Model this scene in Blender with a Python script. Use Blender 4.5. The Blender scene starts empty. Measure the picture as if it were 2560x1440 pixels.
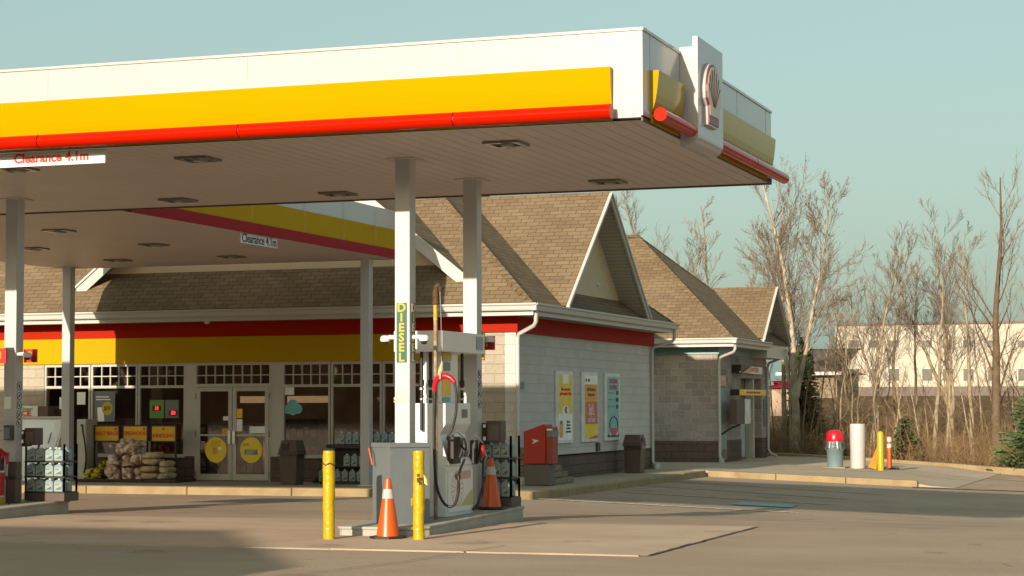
import bpy, bmesh, math, random
from mathutils import Vector, Matrix
R = math.radians
sc = bpy.context.scene
COL = sc.collection

# ------------------------------------------------------------------ camera, sky, sun, exposure
F, HC = 5061.18, 1.55
_yaw, _pit, _rol = R(19.21), R(3.3597), R(-0.1914)
FW = Vector((-math.sin(_yaw)*math.cos(_pit), math.cos(_yaw)*math.cos(_pit), math.sin(_pit)))
RT = Vector((math.cos(_yaw), math.sin(_yaw), 0)); UP = RT.cross(FW)
RT, UP = RT*math.cos(_rol)+UP*math.sin(_rol), -RT*math.sin(_rol)+UP*math.cos(_rol)
cam = bpy.data.cameras.new('camera'); cam.sensor_width = 36; cam.lens = F/2560*36
cam.clip_start = .5; cam.clip_end = 2000
co = bpy.data.objects.new('camera', cam); COL.objects.link(co)
co.matrix_world = Matrix(((RT.x, UP.x, -FW.x, 0), (RT.y, UP.y, -FW.y, 0), (RT.z, UP.z, -FW.z, HC), (0, 0, 0, 1)))
sc.camera = co

SUN = Vector((.105, 1, -.283)).normalized()          # the way the light travels
ELEV = math.asin(-SUN.z); ROT = math.atan2(-SUN.x, -SUN.y)
w = bpy.data.worlds.new('World'); sc.world = w; w.use_nodes = True
nt = w.node_tree; nt.nodes.clear()
sky = nt.nodes.new('ShaderNodeTexSky'); sky.sky_type = 'NISHITA'; sky.sun_disc = False
sky.sun_elevation = ELEV; sky.sun_rotation = ROT; sky.air_density = 1.0; sky.dust_density = 3.6; sky.ozone_density = .6
mulc = nt.nodes.new('ShaderNodeMix'); mulc.data_type = 'RGBA'; mulc.blend_type = 'MULTIPLY'; mulc.inputs[0].default_value = 1
mulc.inputs[7].default_value = (1.02, 1.05, .95, 1)
bg = nt.nodes.new('ShaderNodeBackground'); bg.inputs[1].default_value = .106
wo = nt.nodes.new('ShaderNodeOutputWorld')
nt.links.new(sky.outputs[0], mulc.inputs[6]); even = nt.nodes.new('ShaderNodeMix'); even.data_type = 'RGBA'; even.inputs[0].default_value = .5      # plain turquoise mixed in to even out the sky colour
even.inputs[7].default_value = (3.15, 4.5, 4.1, 1)
nt.links.new(mulc.outputs[2], even.inputs[6]); nt.links.new(even.outputs[2], bg.inputs[0]); nt.links.new(bg.outputs[0], wo.inputs[0])
sl = bpy.data.lights.new('sun', 'SUN'); sl.energy = 5.0; sl.angle = R(.5); sl.color = (1, .87, .69)
so = bpy.data.objects.new('sun', sl); COL.objects.link(so)
so.rotation_euler = SUN.to_track_quat('-Z', 'Y').to_euler()
sc.view_settings.view_transform = 'Standard'; sc.view_settings.look = 'None'
sc.view_settings.exposure = .5; sc.view_settings.gamma = 1

# ------------------------------------------------------------------ measuring helpers
def at(x, y, X=None, Y=None, Z=None):
    d = FW + RT*((x-1280)/F) - UP*((y-720)/F)
    t = X/d.x if X is not None else Y/d.y if Y is not None else (Z-HC)/d.z
    return Vector((0, 0, HC)) + d*t
def sm(t):
    t = min(1, max(0, t)); return t*t*(3-2*t)
def gz(X, Y):
    z = -.0187*(min(38.3, max(26, Y))-26) - .04*min(14, max(0, X+13))*sm((Y-26.5)/9.5)
    return z + 2.4*sm((Y-74)/60)
def g(x, y, dz=0):
    X, Y = -20., 30.
    for i in range(80):
        p = at(x, y, Z=gz(X, Y)+dz); X = .5*X+.5*p.x; Y = .5*Y+.5*min(p.y, 90)
    return Vector((X, Y, gz(X, Y)+dz))

# ------------------------------------------------------------------ materials
def lin(c):
    return c/12.92 if c <= .04045 else ((c+.055)/1.055)**2.4
def hx(h):
    return tuple(lin(int(h[i:i+2], 16)/255) for i in (0, 2, 4))
def mat(name, col, rough=.6, metal=0, var=.12, scale=3., bump=0., bscale=40., col2=None, thr=None, spec=.5, uv=False, dirt=None, coat=0):
    m = bpy.data.materials.new(name); m.use_nodes = True; t = m.node_tree; N = t.nodes; L = t.links
    b = N['Principled BSDF']; b.inputs['Roughness'].default_value = rough; b.inputs['Metallic'].default_value = metal
    b.inputs['Specular IOR Level'].default_value = spec
    if coat: b.inputs['Coat Weight'].default_value = coat; b.inputs['Coat Roughness'].default_value = .05
    tc = N.new('ShaderNodeTexCoord'); src = tc.outputs['UV' if uv else 'Object']
    n = N.new('ShaderNodeTexNoise'); n.inputs['Scale'].default_value = scale; n.inputs['Detail'].default_value = 5
    L.new(src, n.inputs['Vector'])
    r = N.new('ShaderNodeValToRGB'); e = r.color_ramp.elements
    c2 = col2 if col2 else tuple(min(1, c*(1+var)) for c in col)
    c1 = col if col2 else tuple(c*(1-var) for c in col)
    a, z = thr if thr else (.3, .7)
    e[0].position = a; e[1].position = z; e[0].color = (*c1, 1); e[1].color = (*c2, 1)
    L.new(n.outputs['Fac'], r.inputs[0]); out = r.outputs[0]
    if dirt:
        n3 = N.new('ShaderNodeTexNoise'); n3.inputs['Scale'].default_value = dirt[1]; n3.inputs['Detail'].default_value = 8; n3.inputs['Roughness'].default_value = .7
        L.new(src, n3.inputs['Vector'])
        r3 = N.new('ShaderNodeValToRGB'); r3.color_ramp.elements[0].position = dirt[2]; r3.color_ramp.elements[1].position = dirt[2]+.09
        L.new(n3.outputs['Fac'], r3.inputs[0])
        mx = N.new('ShaderNodeMix'); mx.data_type = 'RGBA'; L.new(r3.outputs[0], mx.inputs[0]); L.new(out, mx.inputs[6]); mx.inputs[7].default_value = (*dirt[0], 1)
        out = mx.outputs[2]
    L.new(out, b.inputs['Base Color'])
    if bump:
        n2 = N.new('ShaderNodeTexNoise'); n2.inputs['Scale'].default_value = bscale; n2.inputs['Detail'].default_value = 6
        L.new(src, n2.inputs['Vector'])
        bp = N.new('ShaderNodeBump'); bp.inputs['Strength'].default_value = bump; bp.inputs['Distance'].default_value = .02
        L.new(n2.outputs['Fac'], bp.inputs['Height']); L.new(bp.outputs[0], b.inputs['Normal'])
    return m
def brick(name, c1, c2, mortar, bw, rh, ms, bump=.4, rough=.85, noise=6., ofs=.5, smooth=.1, streak=.25):
    m = bpy.data.materials.new(name); m.use_nodes = True; t = m.node_tree; N = t.nodes; L = t.links
    b = N['Principled BSDF']; b.inputs['Roughness'].default_value = rough; b.inputs['Specular IOR Level'].default_value = .25
    tc = N.new('ShaderNodeTexCoord')
    br = N.new('ShaderNodeTexBrick'); br.offset = ofs
    br.inputs['Color1'].default_value = (*c1, 1); br.inputs['Color2'].default_value = (*c2, 1); br.inputs['Mortar'].default_value = (*mortar, 1)
    br.inputs['Scale'].default_value = 1; br.inputs['Mortar Size'].default_value = ms; br.inputs['Mortar Smooth'].default_value = smooth
    br.inputs['Brick Width'].default_value = bw; br.inputs['Row Height'].default_value = rh; br.inputs['Bias'].default_value = 0
    L.new(tc.outputs['UV'], br.inputs['Vector'])
    n = N.new('ShaderNodeTexNoise'); n.inputs['Scale'].default_value = noise; n.inputs['Detail'].default_value = 8; n.inputs['Roughness'].default_value = .7
    L.new(tc.outputs['UV'], n.inputs['Vector'])
    n4 = N.new('ShaderNodeTexNoise'); n4.inputs['Scale'].default_value = .55; n4.inputs['Detail'].default_value = 4
    L.new(tc.outputs['UV'], n4.inputs['Vector'])
    ad = N.new('ShaderNodeMath'); ad.operation = 'ADD'; L.new(n.outputs['Fac'], ad.inputs[0]); L.new(n4.outputs['Fac'], ad.inputs[1])
    mr = N.new('ShaderNodeMapRange'); mr.inputs[1].default_value = .6; mr.inputs[2].default_value = 1.4; mr.inputs[3].default_value = 1-streak; mr.inputs[4].default_value = 1+streak
    L.new(ad.outputs[0], mr.inputs[0])
    mx = N.new('ShaderNodeMix'); mx.data_type = 'RGBA'; mx.blend_type = 'MULTIPLY'; mx.inputs[0].default_value = 1
    L.new(br.outputs['Color'], mx.inputs[6]); L.new(mr.outputs[0], mx.inputs[7]); L.new(mx.outputs[2], b.inputs['Base Color'])
    if bump:
        sb = N.new('ShaderNodeMath'); sb.operation = 'MULTIPLY_ADD'; sb.inputs[1].default_value = -1.2
        L.new(br.outputs['Fac'], sb.inputs[0]); L.new(n.outputs['Fac'], sb.inputs[2])
        bp = N.new('ShaderNodeBump'); bp.inputs['Strength'].default_value = bump; bp.inputs['Distance'].default_value = .03
        L.new(sb.outputs[0], bp.inputs['Height']); L.new(bp.outputs[0], b.inputs['Normal'])
    return m
def emis(name, col, s):
    m = bpy.data.materials.new(name); m.use_nodes = True; b = m.node_tree.nodes['Principled BSDF']
    b.inputs['Base Color'].default_value = (*[c*.3 for c in col], 1)
    b.inputs['Emission Color'].default_value = (*col, 1); b.inputs['Emission Strength'].default_value = s
    return m
def glassmat(name, tint, refl=.06, rough=.02):
    m = bpy.data.materials.new(name); m.use_nodes = True; t = m.node_tree; N = t.nodes; L = t.links
    N.remove(N['Principled BSDF'])
    tr = N.new('ShaderNodeBsdfTransparent'); tr.inputs[0].default_value = (*tint, 1)
    gl = N.new('ShaderNodeBsdfGlossy'); gl.inputs['Roughness'].default_value = rough
    fr = N.new('ShaderNodeFresnel'); fr.inputs[0].default_value = 1.5
    mr = N.new('ShaderNodeMath'); mr.operation = 'ADD'; mr.inputs[1].default_value = refl
    L.new(fr.outputs[0], mr.inputs[0])
    mx = N.new('ShaderNodeMixShader'); L.new(mr.outputs[0], mx.inputs[0]); L.new(tr.outputs[0], mx.inputs[1]); L.new(gl.outputs[0], mx.inputs[2])
    L.new(mx.outputs[0], N['Material Output'].inputs[0])
    return m
M = {}
M['white'] = mat('white_paint', (0.5, 0.5, 0.5), .3, var=.02, scale=1.5)
M['fascia_white'] = mat('fascia_white', (0.42, 0.405, 0.415), .16, var=.015, scale=.8, spec=.5)
M['fascia_yellow'] = mat('fascia_yellow', (0.4, 0.258, 0), .12, var=.02, scale=.6, spec=.14)
M['fascia_red'] = mat('fascia_red', (0.42, 0.008, 0), .1, var=.03, scale=.8, spec=.12)
M['trim_red'] = mat('trim_red', (0.3, 0.012, 0.02), .6, var=.04, spec=.1)
M['ochre'] = mat('ochre_trim', (.42, .25, .03), .5)
M['column'] = mat('column_paint', (0.44, 0.45, 0.46), .35, var=.04, scale=1.2, dirt=((.5, .47, .4), 3., .63))
M['dark'] = mat('dark_plastic', (.02, .018, .016), .45)
M['black'] = mat('black_rubber', (.012, .011, .011), .5)
M['seam'] = mat('seam_grey', (.35, .34, .31), .6)
M['grey'] = mat('grey_steel', (.13, .145, .155), .4, var=.06, dirt=((.18, .17, .15), 5., .62))
M['grey_lit'] = mat('light_grey', (.42, .44, .44), .45)
M['brown'] = mat('brown_plastic', (0.085, 0.056, 0.046), .55, var=.15)
M['brown_dark'] = mat('dark_brown', (.035, .024, .02), .6)
M['asphalt'] = mat('asphalt', (0.315, 0.232, 0.172), .9, col2=(0.375, 0.28, 0.212), scale=.45, bump=.5, bscale=60, thr=(.32, .7), dirt=((.23, .185, .13), 1.3, .60), spec=.1)
M['concrete'] = mat('concrete', (0.415, 0.3, 0.215), .9, col2=(0.475, 0.36, 0.27), scale=.8, bump=.3, bscale=30, dirt=((.30, .235, .16), .9, .61), spec=.2)
M['walk'] = mat('walk_concrete', (.33, .26, .19), .9, col2=(.39, .31, .23), scale=1.1, bump=.3, bscale=30, dirt=((.17, .13, .1), 1.4, .62), spec=.2)
M['kerb'] = mat('kerb_concrete', (0.255, 0.185, 0.1), .9, col2=(0.33, 0.25, 0.14), scale=2.5, bump=.6, bscale=18, dirt=((.24, .15, .07), 3., .60), spec=.2)
M['island'] = mat('island_concrete', (.30, .29, .26), .85, col2=(.40, .38, .33), scale=2., bump=.4, bscale=25, dirt=((.26, .13, .05), 3.2, .64), spec=.2)
M['litter'] = mat('leaf_litter', (.085, .050, .026), 1, col2=(.16, .10, .05), scale=1.2, bump=1, bscale=12, spec=.1)
M['shingle'] = brick('roof_shingle', (0.2, 0.139, 0.082), (0.15, 0.103, 0.06), (0.075, 0.051, 0.03), .32, .145, .010, bump=.35, noise=40, streak=.22, smooth=.3)
M['block'] = brick('block_wall', (0.4, 0.345, 0.275), (0.36, 0.31, 0.245), (0.33, 0.29, 0.23), .41, .205, .007, bump=.9, noise=14, streak=.14)
M['block_grey_shade'] = brick('painted_block_shade', (0.55, 0.52, 0.49), (0.5, 0.475, 0.45), (0.49, 0.465, 0.44), .41, .205, .006, bump=.7, noise=14, streak=.12)  # same block as the front; paler, greyer copy for the shaded side
M['block_small'] = brick('split_block', (0.4, 0.34, 0.305), (0.29, 0.245, 0.22), (0.5, 0.44, 0.395), .41, .205, .010, bump=1., noise=12, streak=.35)
M['block_brown'] = brick('brown_block', (0.15, 0.1, 0.08), (0.125, 0.085, 0.068), (.085, .055, .042), .41, .205, .008, bump=.9, noise=14, streak=.3)
M['siding'] = brick('soffit_siding', (0.4, 0.38, 0.34), (0.38, 0.36, 0.32), (.25, .23, .2), 9, .12, .012, bump=.3, streak=.05)
M['cream'] = mat('cream_stucco', (0.56, 0.44, 0.29), .8, var=.04, scale=2, bump=.2, bscale=60)
M['band_red'] = mat('band_red', (0.33, 0.012, 0.001), .6, var=.04, scale=.6, spec=.08)
M['band_yellow'] = mat('band_yellow', (0.42, 0.26, 0), .6, var=.03, scale=.6, spec=.08)
M['band_grey'] = mat('band_greygreen', (0.17, 0.29, 0.28), .4)
M['gutter'] = mat('gutter_white', (0.44, 0.43, 0.4), .35, var=.03, scale=3)
M['frame'] = mat('frame_white', (0.44, 0.42, 0.37), .4, var=.05, scale=4)
M['glass'] = glassmat('window_glass', (.75, .68, .63), .05)
M['room'] = mat('room_wall', (0.34, 0.24, 0.18), .9, var=.4, scale=.8)
M['room_floor'] = mat('room_floor', (0.22, 0.165, 0.13), .7, spec=.1)
M['green_sign'] = mat('diesel_green', (0, 0.075, 0.05), .4)
M['sign_yellow'] = mat('sign_yellow', (0.46, 0.33, 0.005), .4, var=.03)
M['sign_yellow_shade'] = mat('door_sticker', (.80, .60, .01), .4, var=.03)
M['sign_red'] = mat('sign_red', (.45, .012, .012), .4)
M['txt_red'] = mat('letter_red', (.58, .035, .012), .5)
M['txt_dark'] = mat('letter_dark', (.04, .03, .03), .6)
M['txt_brown'] = mat('letter_brown', (.30, .10, .01), .6)
M['txt_white'] = mat('letter_white', (0.62, 0.62, 0.61), .5)
M['txt_faded'] = mat('letter_faded', (.72, .50, .30), .6)
M['teal'] = mat('poster_teal', (0.12, 0.42, 0.42), .4)
M['poster_yellow'] = mat('poster_yellow', (0.8, 0.52, 0.02), .4)
M['poster_orange'] = mat('poster_orange', (.62, .30, .02), .4)
M['poster_red'] = mat('poster_red', (.55, .08, .03), .4)
M['poster_white'] = mat('poster_white', (0.8, 0.82, 0.8), .4)
M['pink'] = mat('poster_magenta', (.45, .03, .11), .4)
M['bollard'] = mat('bollard_yellow', (0.44, 0.3, 0), .35, var=.05, scale=8, bump=.5, bscale=18)
M['rust'] = mat('rust', (.09, .045, .02), .9, var=.5, scale=20)
M['pole_rusty'] = mat('pole_rusty', (.34, .27, .17), .6, col2=(.20, .12, .05), scale=9, thr=(.4, .6))
M['pole_yellow'] = mat('pole_yellow', (.55, .36, .04), .6, var=.3, scale=20)
M['cone'] = mat('cone_orange', (0.52, 0.075, 0.002), .35, var=.06, scale=6)
M['cone_white'] = mat('cone_white', (0.45, 0.43, 0.4), .4)
M['pump'] = mat('pump_white', (0.74, 0.74, 0.72), .35, var=.04, scale=3, dirt=((.45, .42, .36), 6., .64))
M['metal'] = mat('steel', (.5, .5, .48), .3, metal=.9)
M['jug'] = mat('fluid_jug', (0.22, 0.3, 0.31), .3, var=.08, scale=12)
M['jug_blue'] = mat('blue_fluid', (.12, .24, .27), .3, var=.1, scale=8)
M['jug_label'] = mat('jug_label', (0.3, 0.33, 0.32), .5)
M['jug_art'] = mat('jug_label_art', (.06, .12, .13), .5)
M['mail_red'] = mat('mailbox_red', (0.36, 0.012, 0.002), .4, var=.05)
M['wood'] = mat('grey_wood', (.20, .15, .10), .8, var=.3, scale=6)
M['bag_net'] = mat('firewood_bag', (0.74, 0.64, 0.54), .7, col2=(0.3, 0.15, 0.08), scale=11, thr=(.42, .62))
M['bag_kind'] = mat('kindling_bag', (0.58, 0.45, 0.28), .6, col2=(0.36, 0.26, 0.14), scale=9)
M['bag_salt'] = mat('salt_bag', (.56, .46, .01), .45, col2=(.07, .06, .01), scale=9, thr=(.52, .6))
M['bag_film'] = glassmat('bin_liner', (.78, .78, .76), .05, .3)
M['bag_film'].node_tree.nodes['Glossy BSDF'].inputs[0].default_value = (.8, .8, .78, 1)
M['bin_grey'] = mat('bin_grey', (.14, .20, .22), .4, var=.06)
M['bin_red'] = mat('bin_red', (0.44, 0.004, 0.015), .3)
M['post_white'] = mat('post_sleeve', (0.44, 0.42, 0.41), .4, var=.03)
M['orange'] = mat('wedge_orange', (0.45, 0.17, 0.005), .5)
M['blue_paint'] = mat('blue_paint', (0.2, 0.33, 0.33), .8, dirt=((.18, .15, .12), 6., .58))
M['line_white'] = mat('line_white', (0.8, 0.76, 0.68), .8, col2=(0.42, 0.36, 0.28), scale=9, thr=(.45, .62))
M['line_faint'] = mat('line_faint', (0.42, 0.36, 0.3), .9, col2=(0.24, 0.19, 0.14), scale=7, thr=(.4, .6))
M['line_yellow'] = mat('line_yellow', (0.55, 0.34, 0.02), .8, col2=(.25, .19, .12), scale=6, thr=(.5, .6))
M['crack'] = mat('crack', (.05, .038, .028), 1)
M['bark'] = mat('bark_pale', (0.36, 0.285, 0.185), .9, col2=(0.18, 0.13, 0.08), scale=4, bump=.5, bscale=20)
M['bark_birch'] = mat('bark_birch', (.46, .385, .29), .85, col2=(.22, .165, .115), scale=3, bump=.4, bscale=14)
M['bark_dark'] = mat('bark_dark', (.15, .10, .06), .9, col2=(.085, .055, .032), scale=4, bump=.5, bscale=20)
M['twig'] = mat('twig', (0.17, 0.125, 0.09), .9, var=.2)
M['twig_warm'] = mat('twig_warm', (0.22, 0.15, 0.085), .9, var=.3)
M['thicket'] = mat('thicket_twig', (0.095, 0.052, 0.025), .9, col2=(0.25, 0.155, 0.07), scale=.9)
M['spruce'] = mat('spruce_needle', (.03, .055, .02), .8, col2=(.08, .11, .035), scale=3)
M['spruce_blue'] = mat('spruce_blue', (0.04, 0.075, 0.022), .8, col2=(0.1, 0.145, 0.05), scale=3)
M['far_wall'] = mat('far_wall', (0.42, 0.385, 0.32), .8, var=.03)
M['far_glass'] = mat('far_window', (.10, .10, .085), .2)
M['led'] = emis('led_red', (1, .02, .02), 3.)
M['lens'] = mat('lamp_lens', (.16, .15, .13), .2)
M['shell_pale'] = mat('emblem_pale', (0.62, 0.52, 0.42), .4)
M['shell_rim'] = mat('emblem_rim', (0.22, 0.03, 0.03), .4)

def wear(key, dark, sx_, sy_, amt, spots):
    m = M[key]; t = m.node_tree; N = t.nodes; L = t.links; b = N['Principled BSDF']
    old = b.inputs['Base Color'].links[0].from_socket
    tc = N.new('ShaderNodeTexCoord'); mp = N.new('ShaderNodeMapping'); mp.inputs['Scale'].default_value = (sx_, sy_, 1)
    L.new(tc.outputs['Object'], mp.inputs[0])
    n = N.new('ShaderNodeTexNoise'); n.inputs['Scale'].default_value = 1; n.inputs['Detail'].default_value = 7; n.inputs['Roughness'].default_value = .65
    L.new(mp.outputs[0], n.inputs['Vector'])
    mr = N.new('ShaderNodeMapRange'); mr.inputs[1].default_value = .35; mr.inputs[2].default_value = .65; mr.inputs[3].default_value = 1-amt; mr.inputs[4].default_value = 1+amt
    L.new(n.outputs['Fac'], mr.inputs[0])
    mx = N.new('ShaderNodeMix'); mx.data_type = 'RGBA'; mx.blend_type = 'MULTIPLY'; mx.inputs[0].default_value = 1
    L.new(old, mx.inputs[6]); L.new(mr.outputs[0], mx.inputs[7])
    v = N.new('ShaderNodeTexVoronoi'); v.inputs['Scale'].default_value = .55; v.inputs['Randomness'].default_value = 1
    dn = N.new('ShaderNodeTexNoise'); dn.inputs['Scale'].default_value = 5; dn.inputs['Detail'].default_value = 4; L.new(tc.outputs['Object'], dn.inputs['Vector'])
    av = N.new('ShaderNodeMath'); av.operation = 'MULTIPLY_ADD'; av.inputs[1].default_value = .35; L.new(dn.outputs['Fac'], av.inputs[0]); 
    L.new(tc.outputs['Object'], v.inputs['Vector']); L.new(v.outputs['Distance'], av.inputs[2])
    r = N.new('ShaderNodeValToRGB'); e = r.color_ramp.elements; e[0].position = .26; e[0].color = (spots,)*3+(1,); e[1].position = .36; e[1].color = (1, 1, 1, 1)
    L.new(av.outputs[0], r.inputs[0])
    m2 = N.new('ShaderNodeMix'); m2.data_type = 'RGBA'; m2.blend_type = 'MULTIPLY'; m2.inputs[0].default_value = 1
    L.new(mx.outputs[2], m2.inputs[6]); L.new(r.outputs[0], m2.inputs[7]); L.new(m2.outputs[2], b.inputs['Base Color'])
wear('asphalt', 0, .4, 1., .055, .80); wear('concrete', 0, .5, 1.1, .06, .74); wear('walk', 0, .5, 1.5, .12, .8)
# plank soffit: seams along u, one plank 0.2 m
def planks(name, col, pitch):
    m = mat(name, col, .5, var=.04, scale=.7); t = m.node_tree; N = t.nodes; L = t.links; b = N['Principled BSDF']
    tc = N.new('ShaderNodeTexCoord'); sp = N.new('ShaderNodeSeparateXYZ'); L.new(tc.outputs['UV'], sp.inputs[0])
    d = N.new('ShaderNodeMath'); d.operation = 'DIVIDE'; d.inputs[1].default_value = pitch; L.new(sp.outputs[0], d.inputs[0])
    fr = N.new('ShaderNodeMath'); fr.operation = 'FRACT'; L.new(d.outputs[0], fr.inputs[0])
    r = N.new('ShaderNodeValToRGB'); e = r.color_ramp.elements
    e[0].position = 0; e[0].color = (0, 0, 0, 1); e[1].position = .10; e[1].color = (1, 1, 1, 1)
    L.new(fr.outputs[0], r.inputs[0])
    old = b.inputs['Base Color'].links[0].from_socket
    mr = N.new('ShaderNodeMapRange'); mr.inputs[3].default_value = .68; mr.inputs[4].default_value = 1; L.new(r.outputs[0], mr.inputs[0])
    mx = N.new('ShaderNodeMix'); mx.data_type = 'RGBA'; mx.blend_type = 'MULTIPLY'; mx.inputs[0].default_value = 1
    L.new(old, mx.inputs[6]); L.new(mr.outputs[0], mx.inputs[7]); L.new(mx.outputs[2], b.inputs['Base Color'])
    bp = N.new('ShaderNodeBump'); bp.inputs['Strength'].default_value = .8; bp.inputs['Distance'].default_value = .02
    L.new(r.outputs[0], bp.inputs['Height']); L.new(bp.outputs[0], b.inputs['Normal'])
    return m
M['soffit'] = planks('soffit_planks', (.53, .475, .44), .2)

# ------------------------------------------------------------------ mesh helpers
ORG = {}
class MB:
    def __init__(s): s.v = []; s.f = []; s.sm = []
    def quad(s, *p):
        i = len(s.v); s.v += [tuple(q) for q in p]; s.f.append(tuple(range(i, i+len(p)))); s.sm.append(False); return s
    def box(s, x0, x1, y0, y1, z0, z1):
        if x0 > x1: x0, x1 = x1, x0
        if y0 > y1: y0, y1 = y1, y0
        if z0 > z1: z0, z1 = z1, z0
        i = len(s.v)
        s.v += [(x0, y0, z0), (x1, y0, z0), (x1, y1, z0), (x0, y1, z0), (x0, y0, z1), (x1, y0, z1), (x1, y1, z1), (x0, y1, z1)]
        for q in ((0, 3, 2, 1), (4, 5, 6, 7), (0, 1, 5, 4), (1, 2, 6, 5), (2, 3, 7, 6), (3, 0, 4, 7)):
            s.f.append(tuple(i+k for k in q)); s.sm.append(False)
        return s
    def prism(s, poly, d):                       # poly: list of 3d points (ccw seen against d), d: extrusion vector
        i = len(s.v); n = len(poly); d = Vector(d)
        s.v += [tuple(p) for p in poly] + [tuple(Vector(p)+d) for p in poly]
        s.f.append(tuple(i+k for k in range(n))[::-1]); s.f.append(tuple(i+n+k for k in range(n))); s.sm += [False, False]
        for k in range(n):
            s.f.append((i+k, i+(k+1) % n, i+n+(k+1) % n, i+n+k)); s.sm.append(False)
        return s
    def tube(s, pts, rad, n=8, cap=True, smooth=True):
        pts = [Vector(p) for p in pts]
        if not isinstance(rad, (list, tuple)): rad = [rad]*len(pts)
        i0 = len(s.v); a = None
        for k, p in enumerate(pts):
            t = (pts[min(k+1, len(pts)-1)]-pts[max(k-1, 0)])
            if t.length < 1e-9: t = Vector((0, 0, 1))
            t.normalize()
            if a is None:
                a = t.orthogonal().normalized()
                if abs(t.z) > .99: a = Vector((1, 0, 0))
            a = (a - t*a.dot(t)).normalized(); b = t.cross(a)
            for j in range(n):
                an = 2*math.pi*(j+.5)/n
                s.v.append(tuple(p+(a*math.cos(an)+b*math.sin(an))*rad[k]))
        for k in range(len(pts)-1):
            for j in range(n):
                q = i0+k*n; s.f.append((q+j, q+(j+1) % n, q+n+(j+1) % n, q+n+j)); s.sm.append(smooth)
        if cap:
            for k, rev in ((0, True), (len(pts)-1, False)):
                if rad[k] < 1e-6: continue
                i = len(s.v); s.v += s.v[i0+k*n:i0+k*n+n]
                q = tuple(range(i, i+n)); s.f.append(q[::-1] if rev else q); s.sm.append(False)
        return s
    def lathe(s, x, y, prof, n=20, smooth=True):          # prof: (r, z)
        return s.tube([(x, y, z) for r, z in prof], [max(r, 1e-4) for r, z in prof], n, True, smooth)
    def build(s, name, m, parent=None, bevel=0, label=None):
        me = bpy.data.meshes.new(name)
        if parent is not None: o0 = ORG[parent]
        elif s.v:
            xs = [v[0] for v in s.v]; ys = [v[1] for v in s.v]; zs = [v[2] for v in s.v]
            o0 = Vector(((min(xs)+max(xs))/2, (min(ys)+max(ys))/2, min(zs)))
        me.from_pydata([(v[0]-o0.x, v[1]-o0.y, v[2]-o0.z) for v in s.v], [], s.f)
        me.polygons.foreach_set('use_smooth', s.sm)
        uvl = me.uv_layers.new(name='UVMap'); Z = Vector((0, 0, 1))
        dat = [0.0]*(2*len(me.loops))
        for p in me.polygons:
            n = p.normal
            if abs(n.z) > .999: u, vv = Vector((1, 0, 0)), Vector((0, 1, 0))
            else: u = Z.cross(n).normalized(); vv = n.cross(u)
            for li in p.loop_indices:
                c = Vector(s.v[me.loops[li].vertex_index]); dat[2*li] = c.dot(u); dat[2*li+1] = c.dot(vv)
        uvl.data.foreach_set('uv', dat)
        ob = bpy.data.objects.new(name, me); COL.objects.link(ob)
        for q in (m if isinstance(m, list) else [m]): me.materials.append(M[q] if isinstance(q, str) else q)
        ORG[ob] = o0
        if parent is not None: ob.parent = parent
        else: ob.location = o0
        if bevel:
            md = ob.modifiers.new('bevel', 'BEVEL'); md.width = bevel; md.segments = 2; md.limit_method = 'ANGLE'
        if label: ob['label'] = label
        return ob
def tag(o, label, cat, group=None):
    o['label'] = label; o['category'] = cat
    if group: o['group'] = group
    return o
def struct(o): o['kind'] = 'structure'; return o
def thing(name, loc, label, cat, group=None):
    o = bpy.data.objects.new(name, None); COL.objects.link(o); o.location = loc; o.empty_display_size = .2
    ORG[o] = Vector(loc); return tag(o, label, cat, group)
def kids(o): return [c for c in bpy.data.objects if c.parent == o]
KID = {}
def dup(o, loc=None, rz=None, scale=None, label=None, par=None):
    c = o.copy(); COL.objects.link(c)
    if par is not None: c.parent = par
    if loc is not None: c.location = loc
    if rz is not None: c.rotation_euler = (0, 0, rz)
    if scale is not None: c.scale = scale if isinstance(scale, tuple) else (scale,)*3
    if label: c['label'] = label
    if o not in KID: KID[o] = kids(o)
    for k in KID[o]: dup(k, par=c)
    return c
def sl2(a, b, t): return Vector(a).lerp(Vector(b), t)
_TC = {}
def text(name, s, size, m, parent, pos, facing='front', bold=.0, ext=.003, align='CENTER', sx=1., spacing=1.):
    cu = bpy.data.curves.new(name, 'FONT'); cu.body = s; cu.size = size; cu.align_x = align; cu.align_y = 'CENTER'
    cu.extrude = ext; cu.offset = bold*size; cu.space_character = spacing; cu.resolution_u = 3
    ob = bpy.data.objects.new(name, cu); me = bpy.data.meshes.new_from_object(ob)
    p = Vector(pos); mb = MB()
    if facing == 'front': f = lambda v: (p.x+v.x*sx, p.y-v.z, p.z+v.y)
    else: f = lambda v: (p.x+v.z, p.y+v.x*sx, p.z+v.y)
    mb.v = [f(v.co) for v in me.vertices]; mb.f = [tuple(q.vertices) for q in me.polygons]; mb.sm = [False]*len(mb.f)
    bpy.data.objects.remove(ob); bpy.data.curves.remove(cu); bpy.data.meshes.remove(me)
    return mb.build(name, m, parent)
def lerp_x(px, Y, py=1000): return at(px, py, Y=Y).x
rnd = random.Random(5)
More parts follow.
